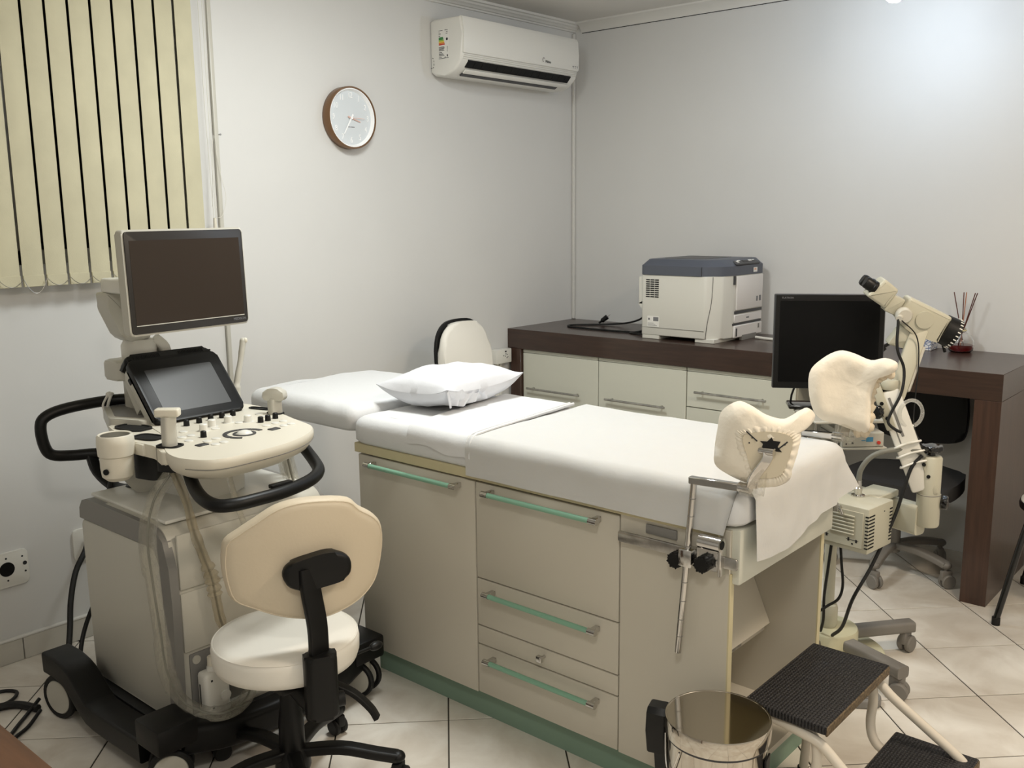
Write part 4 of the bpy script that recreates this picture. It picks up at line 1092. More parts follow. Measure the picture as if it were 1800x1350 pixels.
# ================================================================== swivel stool in front of the machine
def star_base(t, cx, cy, angs, R, m_arm, m_cast, z_in=.115, z_out=.085, cr=.027, arm_w=.04, twist=None):
    for a in angs:
        a = math.radians(a); d = Vector((math.cos(a), math.sin(a), 0))
        p = [Vector((cx, cy, z_in)) + d * .02, Vector((cx, cy, z_in + .004)) + d * R * .45, Vector((cx, cy, z_out + .012)) + d * R * .8, Vector((cx, cy, z_out)) + d * R]
        arm = obj('base_leg', MB().tube(p, 1, sq=(arm_w, .028), k=4).ell(p[-1], (.022, .022, .017)), m_arm, t)
        c = Vector((cx, cy, 0)) + d * R
        ca = (a + 1.1) if twist is None else math.radians(twist)
        Mw = T((c.x, c.y, cr + .0), (0, 0, ca)) @ Matrix.Rotation(PI / 2, 4, 'X')
        w = MB()
        for s in (-1, 1): w.lathe([(0, -.009), (cr * .8, -.009), (cr, -.004), (cr, .006), (cr * .9, .009), (0, .009)], Mw @ T((.008, 0, s * .0135)), 20)
        w.box(-cr * .7, cr * .85, -.012, .012, cr * .1, cr * 1.55, .005, 2, T((c.x, c.y, cr), (0, 0, ca)))
        w.cyl((c.x, c.y, cr * 2), (c.x, c.y, z_out), .008, n=10)
        obj('caster', w, m_cast, arm)
sx, sy_ = 1.425, -3.150
st = thing('swivel_stool', 'white vinyl swivel stool with backrest on a black wheeled base', 'stool', (sx, sy_, 0))
obj('seat', MB().lathe([(0, .375), (.175, .375), (.193, .382), (.199, .40), (.200, .432), (.196, .446), (.188, .453), (.17, .458), (0, .460)], T((sx - .025, sy_ + .015, 0)), 56), 'seat_vinyl', st, ang=60)
obj('seat_piping', MB().lathe([(.1945, .4465), (.197, .4485), (.1945, .4505), (.192, .4485)], T((sx - .025, sy_ + .015, 0)), 56), 'seat_vinyl', st)
obj('seat_plate', MB().box(sx - .10, sx + .10, sy_ - .09, sy_ + .09, .345, .374, .006), 'black_plastic', st)
obj('column', MB().lathe([(0, .10), (.036, .10), (.035, .20), (.031, .24), (.028, .25), (.028, .345), (0, .345)], T((sx, sy_, 0)), 24), 'black_plastic', st)
obj('hub', MB().lathe([(0, .06), (.045, .06), (.05, .075), (.046, .115), (.036, .13), (0, .13)], T((sx, sy_, 0)), 24), 'black_plastic', st)
star_base(st, sx, sy_, (44, 116, 188, 260, 332), .29, 'black_plastic', 'black_rubber')
# backrest bracket, post and pad
n_ = Vector((.9, -.43, 0)).normalized(); e_ = Vector((.431, .902, 0))
bx_ = Vector((1.605, -3.178, 0))
Mb = Matrix(((n_.x, e_.x, 0, bx_.x), (n_.y, e_.y, 0, bx_.y), (0, 0, 1, 0), (0, 0, 0, 1)))
brk = MB().prism(round_outline([(-.026, -.042), (.036, -.042), (.036, .042), (-.026, .042)], .02, 4), .30, .475, Mb, bev=.014, seg=3)
brk.tube([Mb @ Vector((0, 0, .32)), Mb @ Vector((-.05, 0, .30)), Vector((sx + .06, sy_ - .01, .335))], 1, sq=(.06, .05), k=4)
obj('back_bracket', brk, 'black_plastic', st)
obj('height_knob', MB().cyl(Mb @ Vector((.0, .034, .335)), Mb @ Vector((.0, .06, .335)), .02, n=16), 'black_plastic', st)
obj('back_post', MB().tube([Mb @ Vector((0, 0, .45)), Mb @ Vector((.004, -.002, .55)), Mb @ Vector((-.004, -.012, .64)), Mb @ Vector((-.012, -.014, .70))], 1, sq=(.056, .018), k=5), 'black_plastic', st)
C3 = Vector((1.555, -3.19, .72))
Mk = Matrix(((e_.x, 0, n_.x, C3.x), (e_.y, 0, n_.y, C3.y), (0, 1, 0, C3.z), (0, 0, 0, 1)))
bo = [(-.18, .024), (-.172, .052), (-.14, .077), (-.096, .107), (-.046, .137), (.012, .149), (.084, .145), (.143, .131), (.172, .103), (.209, .076), (.234, .044), (.24, -.004), (.227, -.073), (.206, -.117), (.162, -.15), (.1, -.17), (.04, -.175), (-.047, -.158), (-.117, -.13), (-.164, -.106), (-.179, -.058), (-.183, -.013)]
crv = lambda a, b: -1.2 * (a - .03) ** 2
sm = smooth_path([(x, y, 0) for x, y in bo], 3, True)
bm = bmesh.new(); rows = []
cA, cB = .03, -.01
for f, z in ((0, .006), (.5, .006), (.86, .005), (.95, .001), (.985, -.006), (1.0, -.018), (1.0, -.034), (.985, -.046), (.93, -.054), (.8, -.058), (.4, -.06), (0, -.06)):
    if f == 0: rows.append([bm.verts.new((cA, cB, crv(cA, cB) + z))])
    else: rows.append([bm.verts.new((cA + (p.x - cA) * f, cB + (p.y - cB) * f, crv(cA + (p.x - cA) * f, 0) + z)) for p in sm])
for A, B in zip(rows, rows[1:]):
    n = len(sm)
    for i in range(n):
        j = (i + 1) % n
        if len(A) == 1: bm.faces.new((A[0], B[i], B[j]))
        elif len(B) == 1: bm.faces.new((A[i], B[0], A[j]))
        else: bm.faces.new((A[i], B[i], B[j], A[j]))
bk = obj('backrest', MB().merge(bm, Mk), 'back_vinyl', st, ang=60)
obj('back_piping', MB().tube([Mk @ Vector((cA + (p.x - cA) * .962, cB + (p.y - cB) * .962, crv(cA + (p.x - cA) * .962, 0) - .001)) for p in sm], .0022, 6, closed=True), 'back_vinyl', bk)
po = [(-.047, -.033), (-.038, -.008), (-.01, .004), (.055, .016), (.098, .012), (.126, -.010), (.127, -.045), (.106, -.063), (.059, -.072), (.008, -.076), (-.03, -.065)]
obj('back_pad', MB().prism([p[:2] for p in smooth_path([(x, y, 0) for x, y in po], 3, True)], .004, .038, Mk, bev=.012, seg=3), 'black_plastic', st)
obj('tilt_lever', MB().tube([(sx + .10, sy_ + .06, .33), (sx + .15, sy_ + .10, .30), (sx + .185, sy_ + .13, .255), (sx + .20, sy_ + .14, .225)], 1, sq=(.03, .014), k=4), 'black_plastic', st)
obj('lift_lever', MB().tube([(sx + .06, sy_ + .10, .35), (sx + .05, sy_ + .2, .345), (sx + .045, sy_ + .26, .34)], .005, 8).ell((sx + .045, sy_ + .275, .34), (.014, .024, .013)), 'black_plastic', st)

# ================================================================== pedal bin
bx, by, br, bz = 2.497, -2.712, .122, .42
bn = thing('pedal_bin', 'round polished steel pedal bin beside the foot of the table', 'bin', (bx, by, 0))
obj('bucket', MB().lathe([(0, .015), (br * .90, .015), (br * .91, .03), (br * .95, bz - .06), (br * .955, bz - .04), (0, bz - .04)], T((bx, by, 0)), 56), 'steel_mirror', bn, ang=60)
obj('foot_ring', MB().lathe([(0, 0), (br * .92, 0), (br * .93, .02), (0, .02)], T((bx, by, 0)), 48), 'black_rubber', bn)
obj('lid', MB().lathe([(br * .965, bz - .045), (br * 1.0, bz - .043), (br * 1.012, bz - .03), (br * 1.012, bz - .008), (br * 1.0, bz - .001), (br * .975, bz - .001), (br * .968, bz - .002), (br * .5, bz - .0018), (0, bz - .0018)], T((bx, by, 0)), 64), 'steel_mirror', bn, ang=30)
ha = math.atan2(-.62, -.78)
ha = math.radians(197)
Mh = T((bx, by, 0), (0, 0, ha))
hg = MB().prism([(-.021, .30), (-.030, .36), (-.03, .405), (-.018, .418), (.018, .418), (.03, .405), (.03, .36), (.021, .30)], br * .97, br * 1.36, Mh @ Matrix(((0, 0, 1, 0), (1, 0, 0, 0), (0, 1, 0, 0), (0, 0, 0, 1))), bev=.006)
obj('lid_gap', MB().lathe([(br * .95, bz - .05), (br * .972, bz - .05), (br * .972, bz - .0445), (br * .95, bz - .0445)], T((bx, by, 0)), 56), 'dark_grey', bn)
obj('hinge', hg, 'black_plastic', bn)
obj('hinge_tail', MB().prism([(-.006, .24), (-.021, .305), (.021, .305), (.006, .24)], br * .99, br * 1.2, Mh @ Matrix(((0, 0, 1, 0), (1, 0, 0, 0), (0, 1, 0, 0), (0, 0, 0, 1)))), 'black_plastic', bn)
obj('lift_rod', MB().cyl(Mh @ Vector((br * 1.05, 0, .03)), Mh @ Vector((br * 1.05, 0, .25)), .003, n=8), 'chrome', bn)
obj('hinge_pin', MB().cyl(Mh @ Vector((br * 1.34, .012, .30)), Mh @ Vector((br * 1.34, .012, .36)), .003, n=8), 'chrome', bn)
hp = [Mh @ Vector((br * .99 * math.cos(t), br * .99 * math.sin(t), .365 - .075 * math.sin((t - .25) / .75 * PI))) for t in [.25 + .75 * i / 14 for i in range(15)]]
obj('carry_handle', MB().tube(hp, .0022, 7), 'chrome', bn)
dk_ = MB().prism([(-.02, .345), (-.008, .25), (.008, .25), (.02, .345)], br * .95, br * .985, T((bx, by, 0), (0, 0, math.radians(-52 + 65))) @ Matrix(((0, 0, 1, 0), (1, 0, 0, 0), (0, 1, 0, 0), (0, 0, 0, 1))))
obj('handle_lug', dk_, 'black_plastic', bn)
obj('pedal', MB().box(br * .8, br * 1.3, -.03, .03, .01, .022, .004, 2, T((bx, by, 0), (0, 0, ha + PI))), 'black_plastic', bn)

# ================================================================== two-step stool at the foot
ss = thing('step_stool', 'two-step stool with black ribbed treads and cream tubular frame', 'step stool', (2.7, -2.35, 0))
def tread(x0, x1, y0, y1, z):
    t = obj('tread', MB().box(x0, x1, y0, y1, z - .022, z, .004, 2), 'ribbed_rubber', ss)
    obj('tread_edge', MB().box(x1 - .004, x1 + .002, y0 + .003, y1 - .003, z - .026, z - .002, .002, 1), 'step_edge', t)
    obj('tread_edge', MB().box(x0 - .001, x0 + .003, y0 + .003, y1 - .003, z - .026, z - .002, .001, 1), 'step_edge', t)
tread(2.490, 2.700, -2.570, -2.163, .40)
tread(2.715, 2.925, -2.545, -2.125, .20)
for y, s in ((-2.545, -1), (-2.190, 1)):
    yo = y + s * .012
    obj('side_tube', MB().tube([(2.50, y, .363), (2.56, y, .363), (2.63, yo, .36), (2.68, yo, .348), (2.72, yo, .318), (2.80, yo + s * .012, .26), (2.88, yo + s * .02, .205), (2.905, yo + s * .022, .175), (2.915, yo + s * .022, .12), (2.925, yo + s * .022, .012)], .0125, 12, k=4), 'tube_cream', ss)
    obj('inner_leg', MB().tube([(2.64, y, .363), (2.665, y, .345), (2.672, y, .30), (2.668, y, .245), (2.675, y, .20), (2.70, y, .172), (2.75, y, .163), (2.90, y, .163)], .0125, 12, k=4), 'tube_cream', ss)
    obj('rear_leg', MB().tube([(2.505, y, .37), (2.50, y, .2), (2.488, y, .012)], .0125, 12, k=4), 'tube_cream', ss)
    for x, yy2 in ((2.925, yo + s * .022), (2.488, y)):
        obj('foot_cap', MB().cyl((x, yy2, 0), (x, yy2, .035), .015, n=14), 'black_rubber', ss)
obj('cross_tube', MB().cyl((2.52, -2.545, .363), (2.52, -2.19, .363), .011, n=12), 'tube_cream', ss)
obj('cross_tube', MB().cyl((2.88, -2.545, .163), (2.88, -2.19, .163), .011, n=12), 'tube_cream', ss)

# ================================================================== round stool at the right edge
rs = thing('round_stool', 'cream topped round stool with black tubular legs at the right edge', 'stool', (2.80, -.52, 0))
rx, ry2 = 2.795, -.53
obj('seat', MB().lathe([(0, .44), (.16, .44), (.168, .452), (.166, .468), (.15, .478), (0, .482)], T((rx, ry2, 0)), 40), 'seat_vinyl', rs, ang=60)
obj('seat_rim', MB().lathe([(.162, .436), (.171, .436), (.173, .450), (.170, .462), (.164, .462)], T((rx, ry2, 0)), 40), 'black_plastic', rs)
for fx, fy in ((2.622, -.752), (2.60, -.235), (3.0, -.31), (3.0, -.78)):
    d = Vector((fx - rx, fy - ry2, 0)).normalized()
    obj('leg', MB().tube([Vector((rx, ry2, .43)) + d * .06, Vector((rx, ry2, .432)) + d * .13, Vector((rx, ry2, .41)) + d * .175, Vector((fx, fy, .02)) - d * .0], .0125, 12, k=5), 'black_gloss', rs)
    obj('foot_cap', MB().cyl((fx, fy, 0), (fx, fy, .03), .0155, n=12), 'black_rubber', rs)

# ================================================================== white chair against the left wall
wc = thing('visitor_chair', 'white padded chair with black edging against the left wall', 'chair', (.42, -1.27, 0))
Mw_ = basis((.365, -1.255, .0), (-.06, 1, 0), (-.10, 0, 1))
ob = [(-.165, .68), (-.185, .85), (-.175, .985), (-.13, 1.055), (-.06, 1.082), (.06, 1.082), (.13, 1.055), (.175, .985), (.185, .85), (.165, .68)]
o2 = [p[:2] for p in smooth_path([(x, y, 0) for x, y in ob], 3, False)]
wb = obj('back_shell', MB().prism(o2, -.012, .004, Mw_, bev=.003), 'black_plastic', wc)
obj('back_cushion', MB().prism([(a * .955, .69 + (b - .69) * .965) for a, b in o2], .004, .048, Mw_, bev=.02, seg=4), 'seat_vinyl', wc, ang=60)
obj('red_tag', MB().box(-.166, -.142, .868, .882, .0475, .0485, M=Mw_), 'print_red', wc)
obj('seat', MB().box(.34, .75, -1.48, -1.06, .42, .47, .02, 3), 'seat_vinyl', wc, ang=60)
for x, y in ((.37, -1.44), (.37, -1.10), (.71, -1.44), (.71, -1.10)):
    obj('leg', MB().cyl((x, y, 0), (x, y, .425), .012, n=10), 'black_plastic', wc)
obj('back_support', MB().tube([(.40, -1.27, .42), (.33, -1.27, .44), (.285, -1.27, .56), (.275, -1.262, .75)], 1, sq=(.05, .012), k=4), 'black_plastic', wc)

# ================================================================== dark office chair under the desk
oc = thing('office_chair', 'charcoal office chair with grey wheeled base pushed under the desk', 'chair', (2.16, -.47, 0))
ocx, ocy = 2.11, -.43
obj('seat', MB().prism([p[:2] for p in smooth_path([(1.925, -.60, 0), (1.96, -.66, 0), (2.15, -.70, 0), (2.33, -.67, 0), (2.385, -.60, 0), (2.375, -.38, 0), (2.30, -.27, 0), (2.03, -.26, 0), (1.945, -.36, 0)], 4, True)], .405, .465, None, bev=.022, seg=3), 'chair_fabric', oc)
Mo_ = basis((2.125, -.20, .675), (1, .06, 0), (0, .12, 1))
bo_ = [p[:2] for p in smooth_path([(-.19, -.06, 0), (-.15, -.11, 0), (0, -.125, 0), (.15, -.11, 0), (.19, -.06, 0), (.185, .08, 0), (.15, .125, 0), (-.15, .125, 0), (-.185, .08, 0)], 4, True)]
obj('backrest', MB().prism(bo_, -.028, .022, Mo_, bev=.018, seg=3), 'chair_fabric', oc)
obj('back_edge', MB().tube([Mo_ @ Vector((a * 1.0, b * 1.0, -.004)) for a, b in bo_], .005, 7, closed=True), 'dark_grey', oc)
obj('back_post', MB().tube([(2.12, -.35, .39), (2.12, -.16, .40), (2.12, -.14, .50), (2.122, -.165, .66)], 1, sq=(.05, .014), k=4), 'black_plastic', oc)
obj('column', MB().lathe([(0, .09), (.03, .09), (.028, .24), (.02, .25), (.02, .405), (0, .405)], T((ocx, ocy, 0)), 20), 'caster_grey', oc)
star_base(oc, ocx, ocy, (273, 345, 57, 129, 201), .255, 'caster_grey', 'caster_grey', z_in=.12, z_out=.10, cr=.03, arm_w=.045)

# ================================================================== near desk, only its far edge is in view
nd = thing('wooden_desk', 'brown wooden desk whose corner shows at the bottom left', 'desk', (1.5, -4.4, 0))
obj('desk_top', MB().box(.85, 2.5, -4.72, -4.034, .722, .75, .002, 1), 'desk_wood_left', nd)
for x in (.87, 2.45): obj('desk_leg', MB().box(x, x + .03, -4.70, -4.06, 0, .7215), 'desk_wood_left', nd)

# ================================================================== cables by the left wall
def cable(name, label, pts, r, m='cable_black', k=6):
    return obj(name, MB().tube(pts, r, 8, k=k), m, None, label, 'cable')
cable('power_cable', 'thick black cable hanging down the wall to the ultrasound machine base', [(.03, -3.04, .40), (.06, -3.07, .36), (.09, -3.125, .30), (.12, -3.165, .21), (.15, -3.19, .12), (.19, -3.22, .05), (.28, -3.27, .011), (.36, -3.36, .011)], .011)
cable('power_cable', 'thinner black cable curving down behind the machine', [(.22, -3.03, .34), (.20, -3.08, .26), (.19, -3.13, .17), (.20, -3.17, .09), (.25, -3.21, .02), (.33, -3.24, .009)], .008)
cable('floor_cable', 'black cable bundle lying on the floor beside the rear wheel', [(.44, -3.435, .013), (.36, -3.47, .013), (.33, -3.53, .013), (.34, -3.60, .013), (.36, -3.68, .013)], .013)
cable('floor_cable', 'thin black cable looped on the floor at the left edge', [(.42, -3.42, .035), (.44, -3.47, .008), (.50, -3.53, .007), (.58, -3.60, .007), (.66, -3.66, .007)], .006)
cable('floor_cable', 'thin black cable crossing under the rear wheel at the left', [(.47, -3.44, .02), (.52, -3.50, .007), (.56, -3.56, .007), (.63, -3.63, .007), (.68, -3.68, .007)], .006)
cable('floor_cable', 'small black cable loop at the left edge of the floor', [(.20, -3.50, .006), (.22, -3.45, .006), (.26, -3.43, .006), (.30, -3.46, .006), (.31, -3.50, .006), (.30, -3.56, .006)], .006)
pc = thing('mains_plug', 'black plug lying behind the machine near the skirting', 'plug', (.20, -3.02, 0))
obj('plug_body', MB().box(-.014, .014, -.035, .03, 0, .028, .006, 2, T((.205, -3.04, .01), (0, 0, .4))), 'black_plastic', pc)
obj('plug_lead', MB().tube([(.195, -3.02, .028), (.18, -2.97, .03), (.22, -2.90, .02), (.32, -2.85, .012)], .006, 8, k=5), 'cable_black', pc)
# ================================================================== colposcope
cp = thing('colposcope', 'cream colposcope on a wheeled stand behind the foot of the table', 'colposcope', (2.24, -1.45, 0))
PX, PY = 2.24, -1.45
obj('base_disc', MB().lathe([(0, .018), (.185, .018), (.198, .022), (.2, .03), (.198, .045), (.19, .05), (0, .052)], T((PX, PY, 0)), 56), 'scope_base_cream', cp)
obj('base_drum', MB().lathe([(0, .05), (.106, .05), (.106, .122), (.102, .13), (0, .132)], T((PX, PY, 0)), 48), 'scope_base_cream', cp)
obj('post_collar', MB().lathe([(0, .13), (.03, .13), (.034, .138), (.034, .20), (.03, .212), (.024, .214), (0, .214)], T((PX, PY, 0)), 28), 'scope_cream', cp)
obj('post', MB().cyl((PX, PY, .21), (PX, PY, .775), .02, n=24), 'scope_cream', cp)
for a in (52, -22, -92, 124, 196):
    a = math.radians(a); d = Vector((math.cos(a), math.sin(a), 0)); c0 = Vector((PX, PY, 0))
    R1 = .325
    arm = obj('base_leg', MB().tube([c0 + d * .095 + Vector((0, 0, .098)), c0 + d * .2 + Vector((0, 0, .098)), c0 + d * (R1 + .01) + Vector((0, 0, .098))], 1, sq=(.052, .04)), 'caster_grey', cp)
    w = MB(); cc = c0 + d * (R1 - .012); ca = a + .5; r = .031
    Mw = T((cc.x, cc.y, r), (0, 0, ca)) @ Matrix.Rotation(PI / 2, 4, 'X')
    for s in (-1, 1): w.lathe([(0, -.010), (r * .8, -.010), (r, -.003), (r, .006), (r * .85, .011), (0, .011)], Mw @ T((.008, 0, s * .014)), 22)
    w.box(-r * .8, r * .8, -.012, .012, 0, r * 1.6, .006, 2, T((cc.x, cc.y, r), (0, 0, ca))).cyl((cc.x, cc.y, r * 2), (cc.x, cc.y, .09), .01, n=10)
    obj('caster', w, 'caster_grey', arm)
# horizontal beam and outer cylinder
B0, B1 = Vector((2.19, -1.405, .605)), Vector((2.555, -1.525, .605))
obj('beam', MB().tube([B0, B1], 1, sq=(.05, .1)).box(PX - .04, PX + .04, PY - .03, PY + .06, .56, .66, .008), 'scope_cream', cp)
CX, CY = 2.572, -1.512
obj('outer_cylinder', MB().lathe([(0, .588), (.033, .588), (.036, .594), (.036, .692), (.0335, .694), (.0335, .81), (.029, .816), (.02, .818), (0, .818)], T((CX, CY, 0)), 36), 'scope_cream', cp)
obj('cylinder_seam', MB().lathe([(.0355, .691), (.0364, .691), (.0364, .6935), (.0355, .6935)], T((CX, CY, 0)), 36), 'mid_grey', cp)
out = [(a * (1 + .10 * math.cos(5 * math.atan2(b, a))), b * (1 + .10 * math.cos(5 * math.atan2(b, a)))) for a, b in circ(.032, 50)]
obj('top_knob', MB().prism(out, .832, .85, T((CX, CY, 0)), bev=.006, seg=3).cyl((CX, CY, .815), (CX, CY, .835), .012, n=14), 'black_gloss', cp)
dk2 = Vector((.755, .656, 0))
def side_knob(p, d, r, m='black_gloss'):
    d = Vector(d).normalized(); p = Vector(p)
    q = d.to_track_quat('Z', 'Y').to_matrix().to_4x4()
    o5 = [(a * (1 + .09 * math.cos(5 * math.atan2(b, a))), b * (1 + .09 * math.cos(5 * math.atan2(b, a)))) for a, b in circ(r, 40)]
    return obj('clamp_knob', MB().prism(o5, .012, .03, Matrix.Translation(p) @ q, bev=.005, seg=3).cyl(p, p + d * .014, r * .4, n=12), m, cp)
side_knob(Vector((CX, CY, .667)) + dk2 * .033 - Vector((.0, .012, 0)), dk2 + Vector((.2, -.5, 0)), .022)
# sprung arm with clips
A0, A1 = Vector((2.548, -1.528, .735)), Vector((2.437, -1.556, 1.015))
ax_ = (A1 - A0).normalized()
def oriented(p0, p1, wv, hv, off=(0, 0)):
    d = (p1 - p0); L = d.length; d.normalize()
    nrm = Vector((.39, -.92, .05)); s_ = d.cross(nrm).normalized(); n2 = s_.cross(d).normalized()
    return Matrix(((s_.x, n2.x, d.x, p0.x), (s_.y, n2.y, d.y, p0.y), (s_.z, n2.z, d.z, p0.z), (0, 0, 0, 1))), L
Ma, La = oriented(A0, A1, 0, 0)
obj('spring_arm', MB().box(-.036, .036, -.022, .022, -.03, La + .0, .008, 2, Ma), 'white_plastic', cp)
obj('arm_bracket', MB().box(-.042, -.012, -.026, .026, La - .12, La + .035, .006, 2, Ma), 'scope_cream', cp)
obj('lower_bracket', MB().box(.02, .038, -.024, .026, -.05, .05, .004, 2, Ma), 'scope_cream', cp)
obj('arm_slot', MB().box(-.006, .002, .0215, .0228, La - .15, La - .02, .001, 1, Ma).box(-.018, -.014, .0215, .0228, La - .17, La - .06, .001, 1, Ma), 'mid_grey', cp, kind='stuff')
for z in (.055, .088, .12):
    obj('cable_clip', MB().tube([Ma @ Vector((-.038, -.005, z)), Ma @ Vector((-.036, .024, z + .004)), Ma @ Vector((0, .027, z + .008)), Ma @ Vector((.036, .024, z + .004)), Ma @ Vector((.038, -.005, z))], 1, sq=(.012, .006), k=4), 'white_plastic', cp)
bo5 = MB()
for z in (.01, .05, La - .03, La - .08):
    bo5.lathe([(0, 0), (.006, 0), (.006, .004), (0, .004)], Ma @ T((-.028 if z > .1 else .026, .0255, z), (-PI / 2, 0, 0)), 10)
obj('bolt', bo5, 'black_plastic', cp, kind='stuff')
obj('pivot_cap', MB().lathe([(0, 0), (.028, 0), (.03, .006), (.03, .022), (.026, .03), (0, .032)], T((2.443, -1.545, 1.02)), 28), 'scope_cream', cp)
side_knob(Vector((2.43, -1.57, .95)), (-.35, -.9, .0), .021)
# upper arm and head
U0_, U1_ = Vector((2.463, -1.53, 1.01)), Vector((2.497, -1.455, 1.215))
Mu, Lu = oriented(U0_, U1_, 0, 0)
obj('upper_arm', MB().box(-.028, .024, -.018, .018, -.02, Lu, .006, 2, Mu), 'scope_cream', cp)
obj('upper_arm_cover', MB().box(.022, .032, -.014, .014, .01, Lu - .06, .003, 1, Mu), 'grey_white', cp)
H0, H1 = Vector((2.418, -1.498, 1.293)), Vector((2.556, -1.402, 1.207))
hd = (H1 - H0).normalized()
nrm = Vector((.39, -.92, .0)); upv = nrm.cross(hd).normalized()
if upv.z < 0: upv = -upv
frn = hd.cross(upv).normalized()
if frn.dot(nrm) < 0: frn = -frn
Mhd = Matrix(((hd.x, upv.x, frn.x, H0.x), (hd.y, upv.y, frn.y, H0.y), (hd.z, upv.z, frn.z, H0.z), (0, 0, 0, 1)))   # a along the head, b up, c to the viewer
LH = (H1 - H0).length
obj('head', MB().prism(round_outline([(.022, -.032), (.06, -.052), (.10, -.06), (.175, -.05), (LH - .01, -.048), (LH - .01, .04), (.03, .038)], .01, 3), -.036, .036, Mhd, bev=.01, seg=3), 'scope_cream', cp)
obj('head_neck', MB().prism(round_outline([(-.018, -.036), (.026, -.034), (.026, .024), (-.018, .02)], .008, 3), -.03, .03, Mhd, bev=.006), 'scope_cream', cp)
obj('head_mount', MB().prism(round_outline([(.06, -.05), (.15, -.05), (.12, -.11), (.05, -.125)], .012, 3), -.026, .026, Mhd, bev=.006), 'scope_cream', cp)
obj('objective', MB().lathe([(0, LH - .012), (.046, LH - .012), (.048, LH + .02), (.05, LH + .032), (.043, LH + .034), (0, LH + .028)], Mhd @ T((0, -.004, 0), (0, PI / 2, 0)), 32), 'black_plastic', cp)
rg = MB()
for k in range(24):
    a = 2 * PI * k / 24
    rg.box(LH + .021, LH + .030, -.0016, .0016, .0488, .0512, M=Mhd @ T((0, -.004, 0)) @ Matrix.Rotation(a, 4, 'X'))
obj('focus_mark', rg, 'label_white', cp, kind='stuff')
obj('focus_lever', MB().cyl(Mhd @ Vector((LH + .018, -.046, .0)), Mhd @ Vector((LH + .038, -.066, .0)), .005, n=10), 'black_plastic', cp)
obj('zoom_dial', MB().lathe([(0, .036), (.028, .036), (.0275, .041), (0, .042)], Mhd @ T((.105, -.004, 0)), 32), 'scope_cream', cp)
obj('lamp_port', MB().lathe([(0, .035), (.026, .035), (.026, .05), (.02, .06), (0, .06)], Mhd @ T((.04, -.02, 0)), 24).cyl(Mhd @ Vector((.03, -.028, .055)), Mhd @ Vector((.024, -.034, .075)), .009, n=12), 'grey_white', cp)
obj('binocular', MB().prism(round_outline([(-.085, -.04), (-.012, -.042), (-.012, .028), (-.07, .034)], .01, 3), -.042, .042, Mhd @ T((-.002, .012, 0), (0, 0, math.radians(-6))), bev=.01, seg=3), 'scope_cream', cp)
for c_ in (-.024, .024):
    obj('eyepiece', MB().lathe([(0, -.04), (.016, -.04), (.019, -.034), (.019, -.012), (.021, -.01), (.021, .0), (0, .0)], Mhd @ T((-.075, .014, c_), (0, 0, math.radians(-6))) @ Matrix.Rotation(PI / 2, 4, 'Y'), 24), 'black_plastic', cp)
# light source box hung on the beam
Mx_ = T((2.389, -1.670, 0), (0, 0, math.radians(-7)))
bxo = obj('light_source', MB().box(-.098, .098, -.078, .078, .535, .68, .004, 2, Mx_), 'scope_cream', cp)
obj('front_plate', MB().box(-.09, .082, -.0812, -.078, .55, .665, .001, 1, Mx_), 'scope_cream', bxo)
for k in range(6):
    obj('louvre_slat', MB().box(-.03, .055, -.086, -.081, .588 + k * .0115, .5935 + k * .0115, .0015, 1, Mx_ @ T((0, 0, 0))), 'scope_cream', bxo)
vs_ = MB()
for k in range(10):
    z = .552 + k * .0112
    vs_.box(.0975, .0992, -.074, -.04, z, z + .004, M=Mx_).box(.0975, .0992, .056, .072, z, z + .004, M=Mx_).box(.088, .0992, -.0792, -.0775, z, z + .004, M=Mx_)
obj('vent_slot', vs_, 'dark_gap', bxo, kind='stuff')
mk = MB()
for x0 in (-.05, .05):
    mk.box(x0 - .02, x0 + .02, -.0818, -.081, .572, .5735, M=Mx_).box(x0 - .016, x0 - .010, -.0818, -.081, .568, .579, M=Mx_).box(x0 + .010, x0 + .016, -.0818, -.081, .566, .576, M=Mx_).box(x0 - .003, x0 + .003, -.0818, -.081, .558, .563, M=Mx_)
obj('printed_mark', mk, 'print_dark', bxo, kind='stuff')
obj('hook', MB().cyl(Mx_ @ Vector((.0, -.078, .668)), Mx_ @ Vector((0, -.09, .668)), .008, n=12).tube([Mx_ @ Vector((0, -.09, .668)), Mx_ @ Vector((.012, -.092, .664)), Mx_ @ Vector((.018, -.091, .650))], .004, 8), 'chrome', bxo)
obj('screw', MB().lathe([(0, .0992), (.0022, .0992), (.0022, .098), (0, .098)], Mx_ @ T((0, .02, .655)) @ Matrix.Rotation(PI / 2, 4, 'Y'), 8), 'print_dark', bxo)
obj('power_switch', MB().box(-.092, -.066, .02, .05, .68, .70, .003, 1, Mx_), 'black_plastic', bxo)
kc = Mx_ @ Vector((.0, .035, .68))
obj('guide_socket', MB().lathe([(0, 0), (.021, 0), (.021, .004), (.012, .006), (.012, .018), (.0135, .02), (.0135, .026), (.010, .03), (.010, .052), (0, .052)], T(kc[:]), 24), 'chrome', bxo)
obj('bracket', MB().box(-.05, .05, .077, .18, .60, .66, .004, 1, Mx_).box(-.03, .06, .06, .19, .66, .682, .003, 1, Mx_), 'scope_cream', cp)
obj('light_guide', MB().tube([kc + Vector((0, 0, .04)), kc + Vector((.004, .0, .085)), kc + Vector((.025, .015, .125)), kc + Vector((.06, .035, .148)), (2.50, -1.555, .834), (2.545, -1.545, .83), (2.56, -1.54, .815)], .0085, 12, k=6), 'cable_grey', cp)
